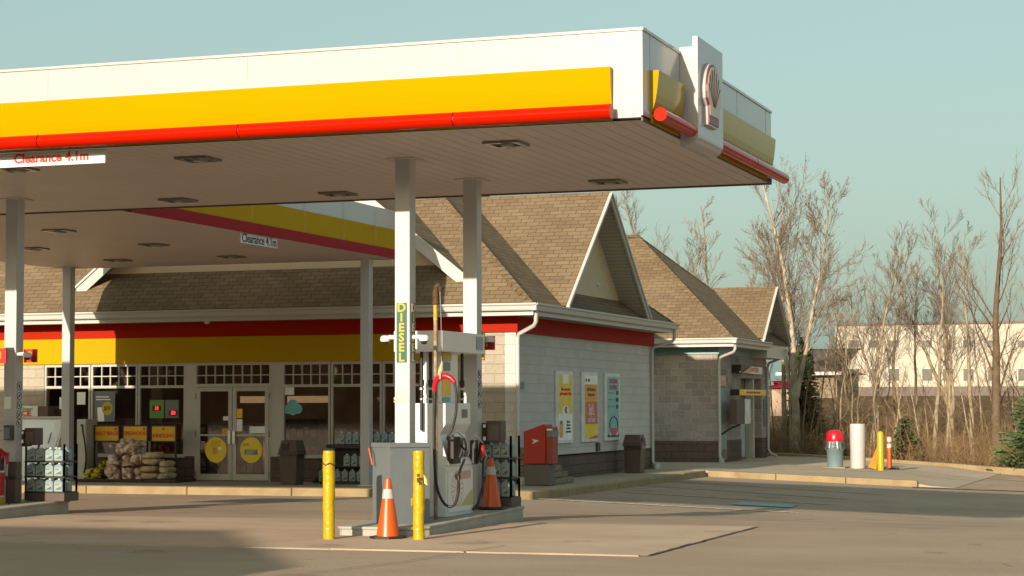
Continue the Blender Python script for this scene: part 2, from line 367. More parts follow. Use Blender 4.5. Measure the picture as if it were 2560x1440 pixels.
# ------------------------------------------------------------------ ground and paving
def sheet(name, m, xs, ys, dz, hole=None):
    b = MB()
    i0 = {}
    for j, y in enumerate(ys):
        for i, x in enumerate(xs):
            i0[i, j] = len(b.v); b.v.append((x, y, gz(x, y)+dz))
    for j in range(len(ys)-1):
        for i in range(len(xs)-1):
            b.f.append((i0[i, j], i0[i+1, j], i0[i+1, j+1], i0[i, j+1])); b.sm.append(True)
    return struct(b.build(name, m))
def fr(a, b, s):
    n = max(1, int(round((b-a)/s))); return [a+(b-a)*i/n for i in range(n+1)]
sheet('ground', 'asphalt', [-900, -300, -120]+fr(-60, 20, 1)+[60, 200, 900], [-900, -200, -60, 0]+fr(14, 66, 1), 0)
sheet('woodland_ground', 'litter', [-900, -300, -120]+fr(-60, 20, 2)+[60, 200, 900], fr(65.5, 140, 2)+[300, 1500], .004)
sheet('concrete_pad', 'concrete', fr(-34, -5.62, .6), fr(20.35, 25.7, .5), .007)
# pad edge: pale broken lip at the front, dark joint at the side
b = MB()
xs = fr(-34, -5.7, .35)
for x0, x1 in zip(xs, xs[1:]):
    j = rnd.uniform(-.008, .008)
    b.box(x0, x1, 20.31+j, 20.352, -.05, .012+rnd.uniform(0, .006))
struct(b.build('pad_lip', 'walk'))
def crack(name, pts, wd, m='crack', dz=.016, jit=.02):
    b = MB(); P = []
    for a, c in zip(pts, pts[1:]):
        n = max(2, int((Vector(c)-Vector(a)).length/.25))
        P += [Vector(a).lerp(Vector(c), i/n) for i in range(n)]
    P.append(Vector(pts[-1])); L = []
    for i, p in enumerate(P):
        t = (P[min(i+1, len(P)-1)]-P[max(i-1, 0)]); t.z = 0; t.normalize(); n = Vector((-t.y, t.x, 0))
        q = p+n*rnd.uniform(-jit, jit); ww = wd*rnd.uniform(.4, 1)
        L.append((q-n*ww, q+n*ww))
    for (a, c), (d, e) in zip(L, L[1:]):
        f = lambda v: (v.x, v.y, gz(v.x, v.y)+dz)
        b.quad(f(a), f(d), f(e), f(c))
    return struct(b.build(name, m))
crack('pad_joint', [Vector((-5.61, 20.35, 0)), Vector((-5.61, 25.7, 0))], .015)
crack('asphalt_crack', [g(735, 1440), g(1000, 1408), g(1265, 1366)], .012)
crack('asphalt_crack', [g(2420, 1410), g(2500, 1405), g(2530, 1418)], .01, 'line_faint')
# parking lines, the blue square, yellow lane line
def stripe(name, a, c, wd, m, dz=.014):
    b = MB(); a = Vector(a); c = Vector(c); n = max(1, int((c-a).length/.8)); t = (c-a); t.z = 0; t.normalize(); pn = Vector((-t.y, t.x, 0))*wd/2
    f = lambda v: (v.x, v.y, gz(v.x, v.y)+dz)
    for i in range(n):
        p, q = a.lerp(c, i/n), a.lerp(c, (i+1)/n); b.quad(f(p-pn), f(q-pn), f(q+pn), f(p+pn))
    return struct(b.build(name, m))
stripe('parking_line', g(1300, 1246), g(1997, 1283), .17, 'line_white')
stripe('parking_line', g(1560, 1231), g(2090, 1263), .13, 'line_faint')
stripe('parking_line', g(1600, 1214), g(2120, 1248), .13, 'line_faint')
stripe('parking_line', g(1670, 1203), g(2205, 1237), .15, 'line_faint')
c1, c2, c3, c4 = g(1850, 1256), g(1998, 1264), g(1972, 1270), g(1828, 1263)
stripe('accessible_parking_mark', (c1+c4)/2, (c2+c3)/2, (c1-c4).length*.9, 'blue_paint')
stripe('lane_line', g(2262, 1179), g(2452, 1194), .12, 'line_yellow'); stripe('lane_line', g(2470, 1196), g(2560, 1204), .12, 'line_yellow')
# walkway along the shop and round its right side
def slab(name, m, xs, ys, h_):
    h = h_ if callable(h_) else (lambda x: h_)
    b = MB(); nx, ny = len(xs), len(ys)
    for y in ys:
        for x in xs: b.v.append((x, y, gz(x, y)+h(x)))
    for j in range(ny-1):
        for i in range(nx-1):
            k = j*nx+i; b.f.append((k, k+1, k+nx+1, k+nx)); b.sm.append(False)
    def skirt(P):
        for p, q in zip(P, P[1:]): b.quad((p[0], p[1], gz(*p)-.3), (q[0], q[1], gz(*q)-.3), (q[0], q[1], gz(*q)+h(q[0])), (p[0], p[1], gz(*p)+h(p[0])))
    skirt([(x, ys[0]) for x in xs]); skirt([(xs[-1], y) for y in ys]); skirt([(x, ys[-1]) for x in xs[::-1]]); skirt([(xs[0], y) for y in ys[::-1]])
    return struct(b.build(name, m))
YC, XS = 36.6, -12.45
slab('walkway', 'walk', fr(-36, XS-.15, 1), [YC+.15]+fr(37.2, 50.9, 1), .15)
ramp = lambda t: (lambda x: .015+(t-.015)*(1-sm((x+8.0)/1.6)))
slab('walkway', 'walk', fr(-20, -6.2, .6), fr(51.0, 57.6, .8), ramp(.15))
slab('walkway', 'concrete', fr(-20, -6.2, .6), fr(57.6, 66.5, .9), ramp(.11))
def kerb(name, P, wd=.15, h=.155, seg=1.5, m='kerb', gap=.006):
    b = MB()
    for a, c in zip(P, P[1:]):
        a = Vector((*a, 0)); c = Vector((*c, 0)); L = (c-a).length; n = max(1, round(L/seg)); t = (c-a)/L; pn = Vector((-t.y, t.x, 0))*wd
        for i in range(n):
            p = a+t*(L*i/n+gap); q = a+t*(L*(i+1)/n-gap); hh = h+rnd.uniform(-.004, .004)
            z0, z1 = gz(p.x, p.y), gz(q.x, q.y)
            lo = [(p.x, p.y, z0-.2), (q.x, q.y, z1-.2), (q.x+pn.x, q.y+pn.y, z1-.2), (p.x+pn.x, p.y+pn.y, z0-.2)]
            k = len(b.v); b.v += lo+[(v[0], v[1], v[2]+.2+hh) for v in lo]
            for f in ((0, 3, 2, 1), (4, 5, 6, 7), (0, 1, 5, 4), (1, 2, 6, 5), (2, 3, 7, 6), (3, 0, 4, 7)):
                b.f.append(tuple(k+e for e in f)); b.sm.append(False)
    return struct(b.build(name, m, bevel=.025))
kerb('kerb', [(-36, YC), (XS-.3, YC)], seg=2.4)
kerb('kerb', [(XS-.3, YC), (XS, YC+.25), (XS, 50.8)], seg=2.4)
kerb('kerb', [(XS+.02, 50.85), (-7.1, 50.85)], seg=1.9, wd=.2)
p1, p2 = g(2280, 1219), g(2580, 1230)
stripe('flush_kerb', p1, p2+(p2-p1)*3, .35, 'kerb', .02)
q0, q1, q2 = g(1960, 1148), g(2245, 1166), g(2600, 1192)
kerb('kerb', [(q0.x-8, q0.y+3), (q0.x, q0.y), (q1.x, q1.y), (q2.x, q2.y), (q2.x+12, q2.y-8)], wd=.3, h=.2, seg=3)
# pump islands
def island(x0, x1, label, ref=None):
    y0, y1 = 22.55, 26.6; c = .28
    P = [(x0+c*.2, y0), (x1-c*.6, y0), (x1, y0+c), (x1, y1-c), (x1-c, y1), (x0+c, y1), (x0, y1-c), (x0, y0+c*.2)]
    h = lambda y: .115+.085*(y-y0)/(y1-y0)
    t = thing('pump_island', ((x0+x1)/2, 24.6, 0), label, 'island', 'pump islands under the canopy')
    b = MB(); n = len(P); b.v = [(x, y, -.05) for x, y in P]+[(x, y, h(y)-.035) for x, y in P]
    for k in range(n): b.f.append((k, (k+1) % n, n+(k+1) % n, n+k)); b.sm.append(False)
    b.build('base', 'island', t)
    b = MB(); cx, cy = (x0+x1)/2, (y0+y1)/2
    def o(x, y, e): return (x+(e if x > cx else -e), y+(e if y > cy else -e))
    e = .018
    b.v = [(*o(x, y, e), h(y)-.035) for x, y in P]+[(*o(x, y, e), h(y)) for x, y in P]
    b.f.append(tuple(range(n, 2*n))); b.f.append(tuple(range(n))[::-1]); b.sm += [False, False]
    for k in range(n): b.f.append((k, (k+1) % n, n+(k+1) % n, n+k)); b.sm.append(False)
    b.build('cap', 'island', t, bevel=.012)
    return t
IZ = lambda y: .115+.085*(y-22.62)/3.98
island(-10.1, -9.02, 'grey concrete pump island carrying the octagonal steel box and two orange cones')
island(-17.3, -16.15, 'rust-stained concrete pump island at the left edge of the picture')

# ------------------------------------------------------------------ station canopy
CX1, CY0, CY1, CZ0, CZ1, CXL = -5.82, 21.03, 27.72, 4.65, 5.65, -31.0
RX0, RX1, RY1 = -24.25, -16.2, 39.3
can = thing('station_canopy', (-12, 24.4, CZ0), 'large flat petrol station canopy with white, yellow and red fascia', 'canopy')
b = MB().box(CXL, CX1, CY0, CY1, CZ0+.03, CZ1)
b.build('fascia', 'fascia_white', can)
# thin panel seams on the white fascia
b = MB()
for px in (120, 618, 1150):
    x = at(px, 180, Y=CY0).x; b.box(x-.004, x+.004, CY0-.002, CY0+.01, 5.24, CZ1-.01)
for y in (25.6, 27.35): b.box(CX1-.01, CX1+.002, y-.004, y+.004, 5.24, CZ1-.01)
b.box(CX1-.01, CX1+.002, 21.33, 21.338, CZ0+.05, CZ1-.01)
b.build('panel_seam', 'seam', can)
b = MB().box(CXL-.02, CX1+.015, CY0-.015, CY0+.1, CZ1-.02, CZ1+.012).box(CX1-.085, CX1+.015, CY0+.1, CY1+.015, CZ1-.02, CZ1+.012)
b.build('coping', 'fascia_white', can)
# yellow band: a curved moulding that swells at the top and runs back to the wall at the bottom
prof = [(0, 5.237), (.10, 5.235), (.093, 5.15), (.083, 5.06), (.071, 4.97), (.055, 4.89), (.036, 4.82), (.015, 4.77), (0, 4.74)]
def mould(axis, a0, a1, n=1):
    b = MB()
    if axis == 'x':
        for (d0, z0), (d1, z1) in zip(prof, prof[1:]):
            b.quad((a0, CY0-d0, z0), (a0, CY0-d1, z1), (a1, CY0-d1, z1), (a1, CY0-d0, z0))
        for x, s in ((a0, 1), (a1, -1)):
            q = [(x, CY0-d, z) for d, z in prof]; b.quad(*(q if s < 0 else q[::-1]))
    else:
        for (d0, z0), (d1, z1) in zip(prof, prof[1:]):
            b.quad((CX1+d0, a0, z0), (CX1+d1, a0, z1), (CX1+d1, a1, z1), (CX1+d0, a1, z0))
        for y, s in ((a0, 1), (a1, -1)):
            q = [(CX1+d, y, z) for d, z in prof]; b.quad(*(q if s > 0 else q[::-1]))
    return b
xe = -6.16
ob = mould('x', CXL, xe).build('yellow_band', 'fascia_yellow', can)
mould('y', 21.34, 22.5).build('yellow_band', 'fascia_yellow', can)
mould('y', 23.5, 27.55).build('yellow_band', 'fascia_yellow', can)
b = MB().box(CXL, xe, CY0-.03, CY0, CZ0+.005, 4.75)
b.build('band_foot', 'fascia_yellow', can)
b = MB().box(CX1, CX1+.03, 21.34, 22.5, CZ0+.005, 4.75).box(CX1, CX1+.03, 23.5, 27.3, CZ0+.005, 4.75)
b.build('band_foot', 'fascia_yellow', can)
# red light tube
TZ, TR = 4.735, .083
b = MB()
segs = [CXL, -15.4] + [at(px, 330, Y=20.86).x for px in (98, 598, 1135)] + [-6.12]
for x0, x1 in zip(segs, segs[1:]): MB().tube([(x0+.006, 20.88, TZ), (x1-.006, 20.88, TZ)], TR, 18).build('red_tube', 'fascia_red', can)
b = MB()
for x in segs[1:-1]: b.tube([(x-.012, 20.88, TZ), (x+.012, 20.88, TZ)], TR-.012, 14)
for x in [-6.5-q*.9 for q in range(0, 27)]: b.box(x-.02, x+.02, 20.92, CY0-.02, TZ-.02, TZ+.02)
b.build('tube_bracket', 'dark', can)
tx = CX1+.13
b = MB()
for y0, y1 in ((21.27, 22.7), (23.4, 25.9), (25.93, 27.95)): MB().tube([(tx, y0, TZ), (tx, y1, TZ)], .076, 18).build('red_tube', 'fascia_red', can)
for y in (21.6, 22.4, 24.4, 25.4, 26.4, 27.3): b.box(CX1+.02, tx-.05, y-.02, y+.02, TZ-.02, TZ+.02)
b.tube([(tx, 25.88, TZ), (tx, 25.95, TZ)], TR-.012, 14)
b.build('tube_bracket', 'dark', can)
# soffits: front planks run away from the viewer, rear planks run along the front
b = MB().quad((CXL, CY0+.02, CZ0), (CXL, CY1-.05, CZ0), (CX1-.02, CY1-.05, CZ0), (CX1-.02, CY0+.02, CZ0))
b.build('soffit', 'soffit', can)
b = MB().box(CXL, CX1, CY1-.05, CY1+.01, CZ0-.02, CZ0+.08).box(CX1-.02, CX1, CY0, CY1, CZ0-.012, CZ0+.05)
b.build('soffit_trim', 'brown', can)
b = MB()
for y0, y1 in ((CY1+.05, RY1-.02),):
    i = len(b.v)
    b.quad((RX0, y0, CZ0), (RX0, y1, CZ0), (RX1-.02, y1, CZ0), (RX1-.02, y0, CZ0))
rs = b.build('rear_soffit', 'soffit', can)
uv = rs.data.uv_layers[0].data                          # turn the planks through a right angle
for d in uv: d.uv = (d.uv[1]*1.35, d.uv[0])
MB().box(RX0, RX1, CY1+.02, RY1, CZ0+.03, CZ1).build('rear_fascia', 'fascia_white', can)
MB().box(RX1, RX1+.02, CY1+.4, RY1+.02, 4.84, 5.25).build('rear_yellow_band', 'band_yellow', can)
MB().box(RX1, RX1+.03, CY1+.4, RY1+.03, CZ0-.005, 4.838).build('rear_red_band', 'trim_red', can)
b = MB()
for y in (30.2, 32.4, 34.6, 36.4, 38): b.box(RX1+.019, RX1+.0215, y-.005, y+.005, 4.85, CZ1-.01)
b.build('panel_seam', 'seam', can)
# recessed lights
for k, (px, py) in enumerate([(1265, 357), (1520, 452), (845, 482), (495, 395), (445, 498), (40, 420), (148, 575), (85, 620), (385, 610), (295, 649), (578, 640)]):
    p = at(px, py, Z=CZ0); x, y, h = p.x, p.y, .22
    b = MB()
    for x0, x1, y0, y1 in ((x-h, x+h, y-h, y-h+.07), (x-h, x+h, y+h-.07, y+h), (x-h, x-h+.07, y-h+.07, y+h-.07), (x+h-.07, x+h, y-h+.07, y+h-.07)):
        b.box(x0, x1, y0, y1, CZ0-.03, CZ0-.001)
    fl = b.build('ceiling_light', 'lens', can)
    MB().box(x-h+.08, x+h-.08, y-h+.08, y+h-.08, CZ0-.012, CZ0-.002).build('lens', 'dark', fl)
    MB().box(x-h*.1, x+h*.35, y-h+.1, y+h-.1, CZ0-.05, CZ0-.013).build('reflector', 'seam', fl)
# pylon with the shell emblem on the side fascia
px0, px1, pzt, pzb = CX1+.001, CX1+.215, 5.83, 4.56
py0, py1 = at(1745, 250, X=px1).y, at(1807, 250, X=px1).y
P = [(px0, pzb), (px1-.13, pzb)]
for k in range(1, 7):
    a = R(-90+15*k); P.append((px1-.13+.13*math.cos(a), pzb+.13+.13*math.sin(a)))
P += [(px1, pzt), (px1-.06, pzt), (px1-.06, CZ1+.06), (px0, CZ1+.06)]
b = MB().prism([(x, py0, z) for x, z in P], (0, py1-py0, 0))
py = b.build('pylon', 'fascia_white', can)
ea, eb, et, eo = at(1763, 240, X=px1+.05).y, at(1809, 245, X=px1+.09).y, at(1786, 157, X=px1+.09).z, at(1788, 316, X=px1+.09).z
cy, cz, ky, kz = (ea+eb)/2, (et+eo)/2, (eb-ea)/.93, (et-eo)/.85
def shell(k_, n=28):
    Q = [(-.29, -.40), (-.31, -.17), (-.42, -.08)]
    for k in range(n+1):
        a = math.pi*(1-k/n); rr = 1+.012*abs(math.sin(7*a)); Q.append((math.cos(a)*.43*rr, -.0+math.sin(a)*.405*rr))
    Q += [(.42, -.08), (.31, -.17), (.29, -.40)]
    return [(a*k_*ky, z*k_*kz) for a, z in Q][::-1]
MB().prism([(px1+.001, cy+a, cz+z) for a, z in shell(1.06)[::-1]], (.05, 0, 0)).build('emblem_edge', 'fascia_white', py)
em = MB().prism([(px1+.0515, cy+a, cz+z) for a, z in shell(1.0)[::-1]], (.012, 0, 0)).build('emblem', 'shell_rim', py)
Q2 = [(a*.92, z*.92+.003) for a, z in shell(1.0)[::-1]]
Q2 = [(a, max(z, -.29*kz)) for a, z in Q2]
MB().prism([(px1+.064, cy+a, cz+z) for a, z in Q2], (.006, 0, 0)).build('emblem_face', 'shell_pale', em)
for k in range(7):
    a = R(18+144*k/6); e = (math.cos(a)*.355, math.sin(a)*.325+.02); s_ = (math.cos(a)*.05, -.17+.01*math.sin(a)); m_ = (e[0]*.66, e[1]*.45-.05)
    pts = [(px1+.071, cy+q[0]*ky, cz+q[1]*kz) for q in (s_, m_, e)]
    MB().tube(pts, [.003, .005, .007], 5).build('emblem_rib', 'shell_rim', em)
# clearance signs hang under the fascia
def clearance(loc, rz_front, x0, x1, y, z0, z1, label, size):
    if rz_front:
        t = thing('clearance_sign', ((x0+x1)/2, y, z0), label, 'sign')
        MB().box(x0, x1, y, y+.02, z0, z1).build('board', 'txt_white', t)
        text('lettering', 'Clearance 4.1m', size, 'txt_red', t, (at(128, 395, Y=y).x, y-.002, (z0+z1)/2+.012), bold=.03, sx=1.06)
    return t
yb = CY0+.12
xr = at(263, 385, Y=yb).x
clearance(None, True, xr-1.75, xr, yb, at(200, 410, Y=yb).z, CZ0-.005, 'long white Clearance 4.1m sign under the front edge of the canopy', .155)
t = thing('clearance_sign', (RX1-.02, 33.4, 4.4), 'smaller shaded Clearance 4.1m sign under the red trim of the rear canopy', 'sign')
ya, yb2 = at(606, 600, X=RX1).y, at(697, 610, X=RX1).y
zt, zb = CZ0-.012, at(697, 621, X=RX1).z
MB().box(RX1-.05, RX1-.03, ya, yb2, zb, zt).build('board', 'txt_white', t)
text('lettering', 'Clearance 4.1m', .22, 'txt_dark', t, (RX1-.028, (ya+yb2)/2, (zt+zb)/2), 'side', bold=.012)

# columns
def column(x, y, zb, label, logo=False):
    t = thing('canopy_column', (x, y, zb), label, 'column', 'columns carrying the canopy')
    h = .1
    MB().box(x-h, x+h, y-h, y+h, zb, CZ0).build('shaft', 'column', t, bevel=.008)
    MB().box(x-.19, x+.19, y-.19, y+.19, CZ0-.014, CZ0-.001).build('collar', 'soffit', t)
    MB().box(x-.15, x+.15, y-.15, y+.15, zb-.02, zb+.015).build('base_plate', 'pump', t)
    return t
CA, CB, CC = (-9.545, 23.35), (-9.56, 25.8), (-16.78, 25.8)
ca = column(*CA, IZ(23.35), 'front white column with the DIESEL sign, rising out of the grey steel box')
cb = column(*CB, IZ(25.8), 'white column standing behind the fuel pump')
cc = column(*CC, IZ(25.8), 'white column at the left edge with a row of round warning stickers')
column(-16.7, 23.35, IZ(23.35), 'white column at the near end of the left island')
column(-16.76, 38.87, gz(-16.7, 38.87)+.15, 'white column on the shop walkway to the right of the doors')
column(-23.8, 38.72, gz(-23.8, 38.7)+.15, 'white column on the shop walkway left of the SALT BAGS sign')
# round pictogram stickers
def stickers(t, x, y, zs):
    for k, z in enumerate(zs):
        b = MB(); n = 20; f = x+.1005
        b.quad(*[(f+.001, y+.058*math.cos(2*math.pi*i/n), z+.058*math.sin(2*math.pi*i/n)) for i in range(n)])
        s = b.build('warning_sticker', 'txt_white', t)
        P = [(f+.003, y+.056*math.cos(2*math.pi*i/n), z+.056*math.sin(2*math.pi*i/n)) for i in range(n+1)]
        b = MB().tube(P, .005, 5, False)
        d = .04*(1 if k % 2 else -1); b.tube([(f+.003, y-d, z-.04), (f+.003, y+d, z+.04)], .004, 5); b.box(f+.001, f+.003, y-.02, y+.015, z-.022, z+.022)
        b.build('pictogram', 'txt_dark', s)
stickers(cc, *CC, [at(52, y, Y=25.8).z for y in (965, 990, 1013, 1037, 1058)])
stickers(cb, *CB, [at(1196, y, Y=25.8).z for y in (936, 961, 985, 1010)])
# DIESEL signs
def diesel(face):
    z1, z0 = at(1005, 757, Y=23.25).z, at(1005, 906, Y=23.25).z
    cx, cy = CA
    if face == 'front':
        t = thing('diesel_sign', (cx, cy-.1, z0), 'green upright sign reading DIESEL in yellow on the front of the column', 'sign')
        xa, xb = cx-.072, cx+.062
        MB().box(xa, xb, cy-.108, cy-.1005, z0, z1).build('board', 'green_sign', t)
        f = lambda z: ((xa+xb)/2, cy-.110, z)
    else:
        t = thing('diesel_sign', (cx+.1, cy, z0), 'shaded upright DIESEL sign on the right side of the column', 'sign')
        MB().box(cx+.1005, cx+.108, cy-.065, cy+.07, z0, z1).build('board', 'green_sign', t)
        f = lambda z: (cx+.110, cy, z)
    for k, ch in enumerate('DIESEL'):
        text('letter', ch, .145, 'sign_yellow' if face == 'front' else 'txt_faded', t, f(z1-(k+.5)*(z1-z0)/6-.003), face, bold=.03, sx=1.08)
diesel('front'); diesel('side')
for k, s in enumerate(('SELF', 'SERVE')): text('faded_lettering', s, .09, 'txt_faded', ca, (CA[0]-.01, CA[1]-.101, at(1005, 980+20*k, Y=23.25).z), bold=.02, sx=.8, spacing=1.1)
# cameras
def camera_dome(x, y, z, dx, label, m='white'):
    t = thing('security_camera', (x, y, z), label, 'camera', 'security cameras on the columns')
    MB().tube([(x, y, z+.03), (x+dx*.1, y, z+.035), (x+dx*.15, y, z+.02)], [.026, .03, .028], 10).build('arm', 'txt_white', t)
    MB().lathe(x+dx*.16, y, [(0, z+.06), (.045, z+.056), (.062, z+.035), (.066, z-.005), (.055, z-.02)], 16).build('housing', 'txt_white', t)
    MB().lathe(x+dx*.16, y, [(.043, z-.02), (.04, z-.04), (.024, z-.055), (.001, z-.06)], 14).build('dome', 'dark', t)
zc = at(975, 850, Y=23.3).z
camera_dome(CA[0]-.1, CA[1]-.02, zc, -1, 'white dome camera on the left side of the DIESEL column')
camera_dome(CA[0]+.1, CA[1]-.02, zc, 1, 'white dome camera on the right side of the DIESEL column')
camera_dome(CB[0]+.1, CB[1]-.03, at(1215, 852, Y=25.8).z, 1, 'dome camera in front of the red pump number 1 sign')
camera_dome(CC[0]+.1, CC[1]-.05, at(80, 890, Y=25.7).z, 1, 'dome camera in front of the red pump number 2 sign')
# pump number flags
def flag(x0, x1, y, z0, z1, s, label, yellow=True):
    t = thing('pump_number_sign', ((x0+x1)/2, y, z0), label, 'sign', 'pump number signs')
    MB().box(x0, x1, y, y+.03, z0, z1).build('panel', 'sign_red', t)
    text('number', s, (z1-z0)*.8, 'sign_yellow', t, ((x0+x1)/2, y-.004, (z0+z1)/2), bold=.03)
    if yellow: MB().box(x0-.02, x0+.05, y+.031, y+.05, z0-.1, z1+.06).build('backing', 'sign_yellow', t)
yf = 25.92
flag(at(1198, 858, Y=yf).x, at(1236, 858, Y=yf).x, yf, at(1220, 875, Y=yf).z, at(1220, 840, Y=yf).z, '1', 'red sign with yellow number 1 beside the column behind the pump')
flag(at(60, 890, Y=yf).x, at(91, 890, Y=yf).x, yf, at(75, 906, Y=yf).z, at(75, 873, Y=yf).z, '2', 'red sign with yellow number 2 beside the left column', False)
yf = 24.6
flag(at(-18, 890, Y=yf).x, at(15, 890, Y=yf).x, yf, at(5, 908, Y=yf).z, at(5, 871, Y=yf).z, '3', 'red sign with yellow number 3 at the left edge of the picture', False)

# ------------------------------------------------------------------ the shop
YW, XW, YB, XL = 40.63, -14.07, 51.6, -33.0
FLZ = -.082
shop = thing('shop_building', (-21, 46, FLZ), 'convenience shop with brown shingle roof, red and yellow bands and block walls', 'building')
def Xw(px, py=1000): return at(px, py, Y=YW).x
def Zw(py, px=580): return at(px, py, Y=YW).z
EZ, EX, EY, SLP = 3.715, -13.48, 40.03, .82
def hip_roof(name, x0, x1, y0, y1, z, s, parent, m='shingle', th=.10):
    hw = (y1-y0)/2; h = s*hw; ra, rb = (x0+hw, (y0+y1)/2, z+h), (x1-hw, (y0+y1)/2, z+h)
    A, B, C, D = (x0, y0, z), (x1, y0, z), (x1, y1, z), (x0, y1, z)
    b = MB().quad(A, B, rb, ra).quad(B, C, rb).quad(C, D, ra, rb).quad(D, A, ra).quad(*[(p[0], p[1], p[2]-.03) for p in (D, C, B, A)])
    for p, q in ((A, B), (B, C), (C, D), (D, A)): b.quad((p[0], p[1], z-.03), (q[0], q[1], z-.03), q, p)
    o = b.build(name, m, parent)
    b = MB()                                            # hip caps: overlapping shingles along the hips
    for p, q in ((A, ra), (B, rb), (C, rb), (D, ra), (ra, rb)):
        p, q = Vector(p), Vector(q); L = (q-p).length; n = int(L/.22); t = (q-p)/L
        sd = t.cross(Vector((0, 0, 1))).normalized()
        dn = .0 if p.z == q.z else 0
        for i in range(n):
            u, v = p+t*(L*i/n), p+t*(L*(i+1)/n+.05); l0, l1 = .012, .030
            k = s*.15*.72
            b.quad(u+Vector((0, 0, l1))-sd*.15-Vector((0, 0, k)), u+Vector((0, 0, l1)), v+Vector((0, 0, l0)), v+Vector((0, 0, l0))-sd*.15-Vector((0, 0, k)))
            b.quad(u+Vector((0, 0, l1)), u+Vector((0, 0, l1))+sd*.15-Vector((0, 0, k)), v+Vector((0, 0, l0))+sd*.15-Vector((0, 0, k)), v+Vector((0, 0, l0)))
    b.build('hip_cap', m, o)
    return o
def gable(c, fwd, zlow, zpk, hw, L, setback, parent, wall, th=.1, board=.2, trim='gutter', soff='siding'):
    c = Vector((c[0], c[1], 0)); f = Vector(fwd); r = f.cross(Vector((0, 0, 1)))
    P = lambda u, d, z: tuple(c+r*u+f*d+Vector((0, 0, z)))
    b = MB()
    for s in (-1, 1):
        q = [P(s*hw, 0, zlow), P(0, 0, zpk), P(0, L, zpk), P(s*hw, L, zlow)]
        b.quad(*(q if s < 0 else q[::-1]))
        q = [P(s*hw, 0, zlow-.05), P(0, 0, zpk-.05), P(0, 0, zpk), P(s*hw, 0, zlow)]
        b.quad(*(q if s > 0 else q[::-1]))
    ro = b.build('roof', 'shingle', parent)
    b = MB(); sl = (zpk-zlow)/hw
    for s in (-1, 1):                                   # rake boards
        q = [P(s*hw, -.045, zlow-board-.02), P(0, -.045, zpk-board-.02), P(0, -.045, zpk-.02), P(s*hw, -.045, zlow-.02)]
        b.prism(q if s > 0 else q[::-1], f*.044)
        q = [P(s*hw*1.004, -.085, zlow-.055), P(0, -.085, zpk-.06+sl*hw*.004), P(0, -.085, zpk-.004), P(s*hw*1.004, -.085, zlow)]
        b.prism(q if s > 0 else q[::-1], f*.041)
    b.build('rake_board', trim, ro)
    b = MB()
    for s in (-1, 1):
        q = [P(s*hw, .001, zlow-.12), P(0, .001, zpk-.12), P(0, setback, zpk-.12), P(s*hw, setback, zlow-.12)]
        b.quad(*(q[::-1] if s < 0 else q))
    b.build('eave_soffit', soff, ro)
    q = [P(-hw, setback, zlow-.12), P(hw, setback, zlow-.12), P(0, setback, zpk-.12)]
    MB().prism(q, f*.1).build('gable_wall', wall, ro)
    return ro
hip_roof('roof', XL-.6, EX, EY, YB+.17, EZ, SLP, shop)
gable((-20.0, 40.72), (0, 1, 0), 4.36, 8.2, 4.8, 6.0, .45, shop, 'cream', board=.30)
gr = gable((EX+.03, 45.6), (-1, 0, 0), 3.76, 6.60, 3.42, 6.0, .58, shop, 'cream', board=.16)
MB().lathe(EX-.53, 0, [(0.001, 0)]).v
p = at(1492, 711, X=EX-.55)
MB().tube([(p.x-.02, p.y, p.z), (p.x+.06, p.y, p.z)], [.07, .05], 12).build('gable_lamp', 'txt_white', gr)
# gutters and fascia boards
def eaves(x0, x1, y0, y1, z, parent, m='gutter', yfar=None):
    b = MB()
    def run(p, q, out):
        p, q, o = Vector(p), Vector(q), Vector(out)
        prof = [(0, -.155), (.075, -.155), (.09, -.13), (.10, -.06), (.13, -.03), (.13, 0), (.115, .0), (.115, -.012), (0, -.012)]
        b.prism([p+o*d+Vector((0, 0, z+h)) for d, h in prof], q-p)
    run((x0, y0, 0), (x1+.1, y0, 0), (0, -1, 0)); run((x1, y0-.1, 0), (x1, y1, 0), (1, 0, 0))
    g_ = b.build('gutter', m, parent)
    b = MB().box(x0, x1-.005, y0+.012, y0+.04, z-.25, z-.1).box(x1-.04, x1-.012, y0+.04, y1, z-.25, z-.1)
    b.build('fascia_board', m, parent)
    b = MB().box(x0, x1-.04, y0+.04, y0+.62, z-.24, z-.225).box(x1-.62, x1-.04, y0+.62, y1, z-.24, z-.225)
    b.build('eave_soffit', 'siding', parent)
eaves(XL-.6, EX, EY, YB+.17, EZ, shop)
# bands
BT, BM, BB = EZ-.245, Zw(841), Zw(906)
xr = Xw(1212, 880)
MB().box(XL, XW+.05, YW-.05, YW+.2, BM, BT).box(XW-.2, XW+.05, YW+.2, YB+.03, BM-.02, BT).build('red_band', 'band_red', shop)
MB().box(XL, xr, YW-.045, YW+.2, BB, BM-.004).build('yellow_band', 'band_yellow', shop)
# walls
sx = [Xw(p) for p in (110, 463, 487, 677, 705, 1078)]
SZ = Zw(1141)
for q in ((XL, sx[0], YW, YW+.25, SZ, BM), (sx[5], XW-.25, YW, YW+.25, SZ, BM), (XL, XL+.25, YW+.25, YB, SZ, 3.4), (XL+.25, XW-.25, YB-.25, YB, SZ, 3.4)):
    MB().box(*q).build('wall', 'block', shop)
MB().box(XW-.25, XW, YW, YB, SZ, BM).build('side_wall', 'block_grey_shade', shop)
for q in ((XL, sx[2], YW-.012, YW+.25, FLZ-.2, SZ), (sx[3], XW-.25, YW-.012, YW+.25, FLZ-.2, SZ), (XW-.25, XW+.012, YW-.012, YB, FLZ-.2, SZ-.04)):
    MB().box(*q).build('plinth', 'block_brown', shop)
for q in ((sx[1], sx[2]), (sx[3], sx[4])): MB().box(*q, YW+.01, YW+.2, SZ+.002, BB).build('pier_panel', 'frame', shop)
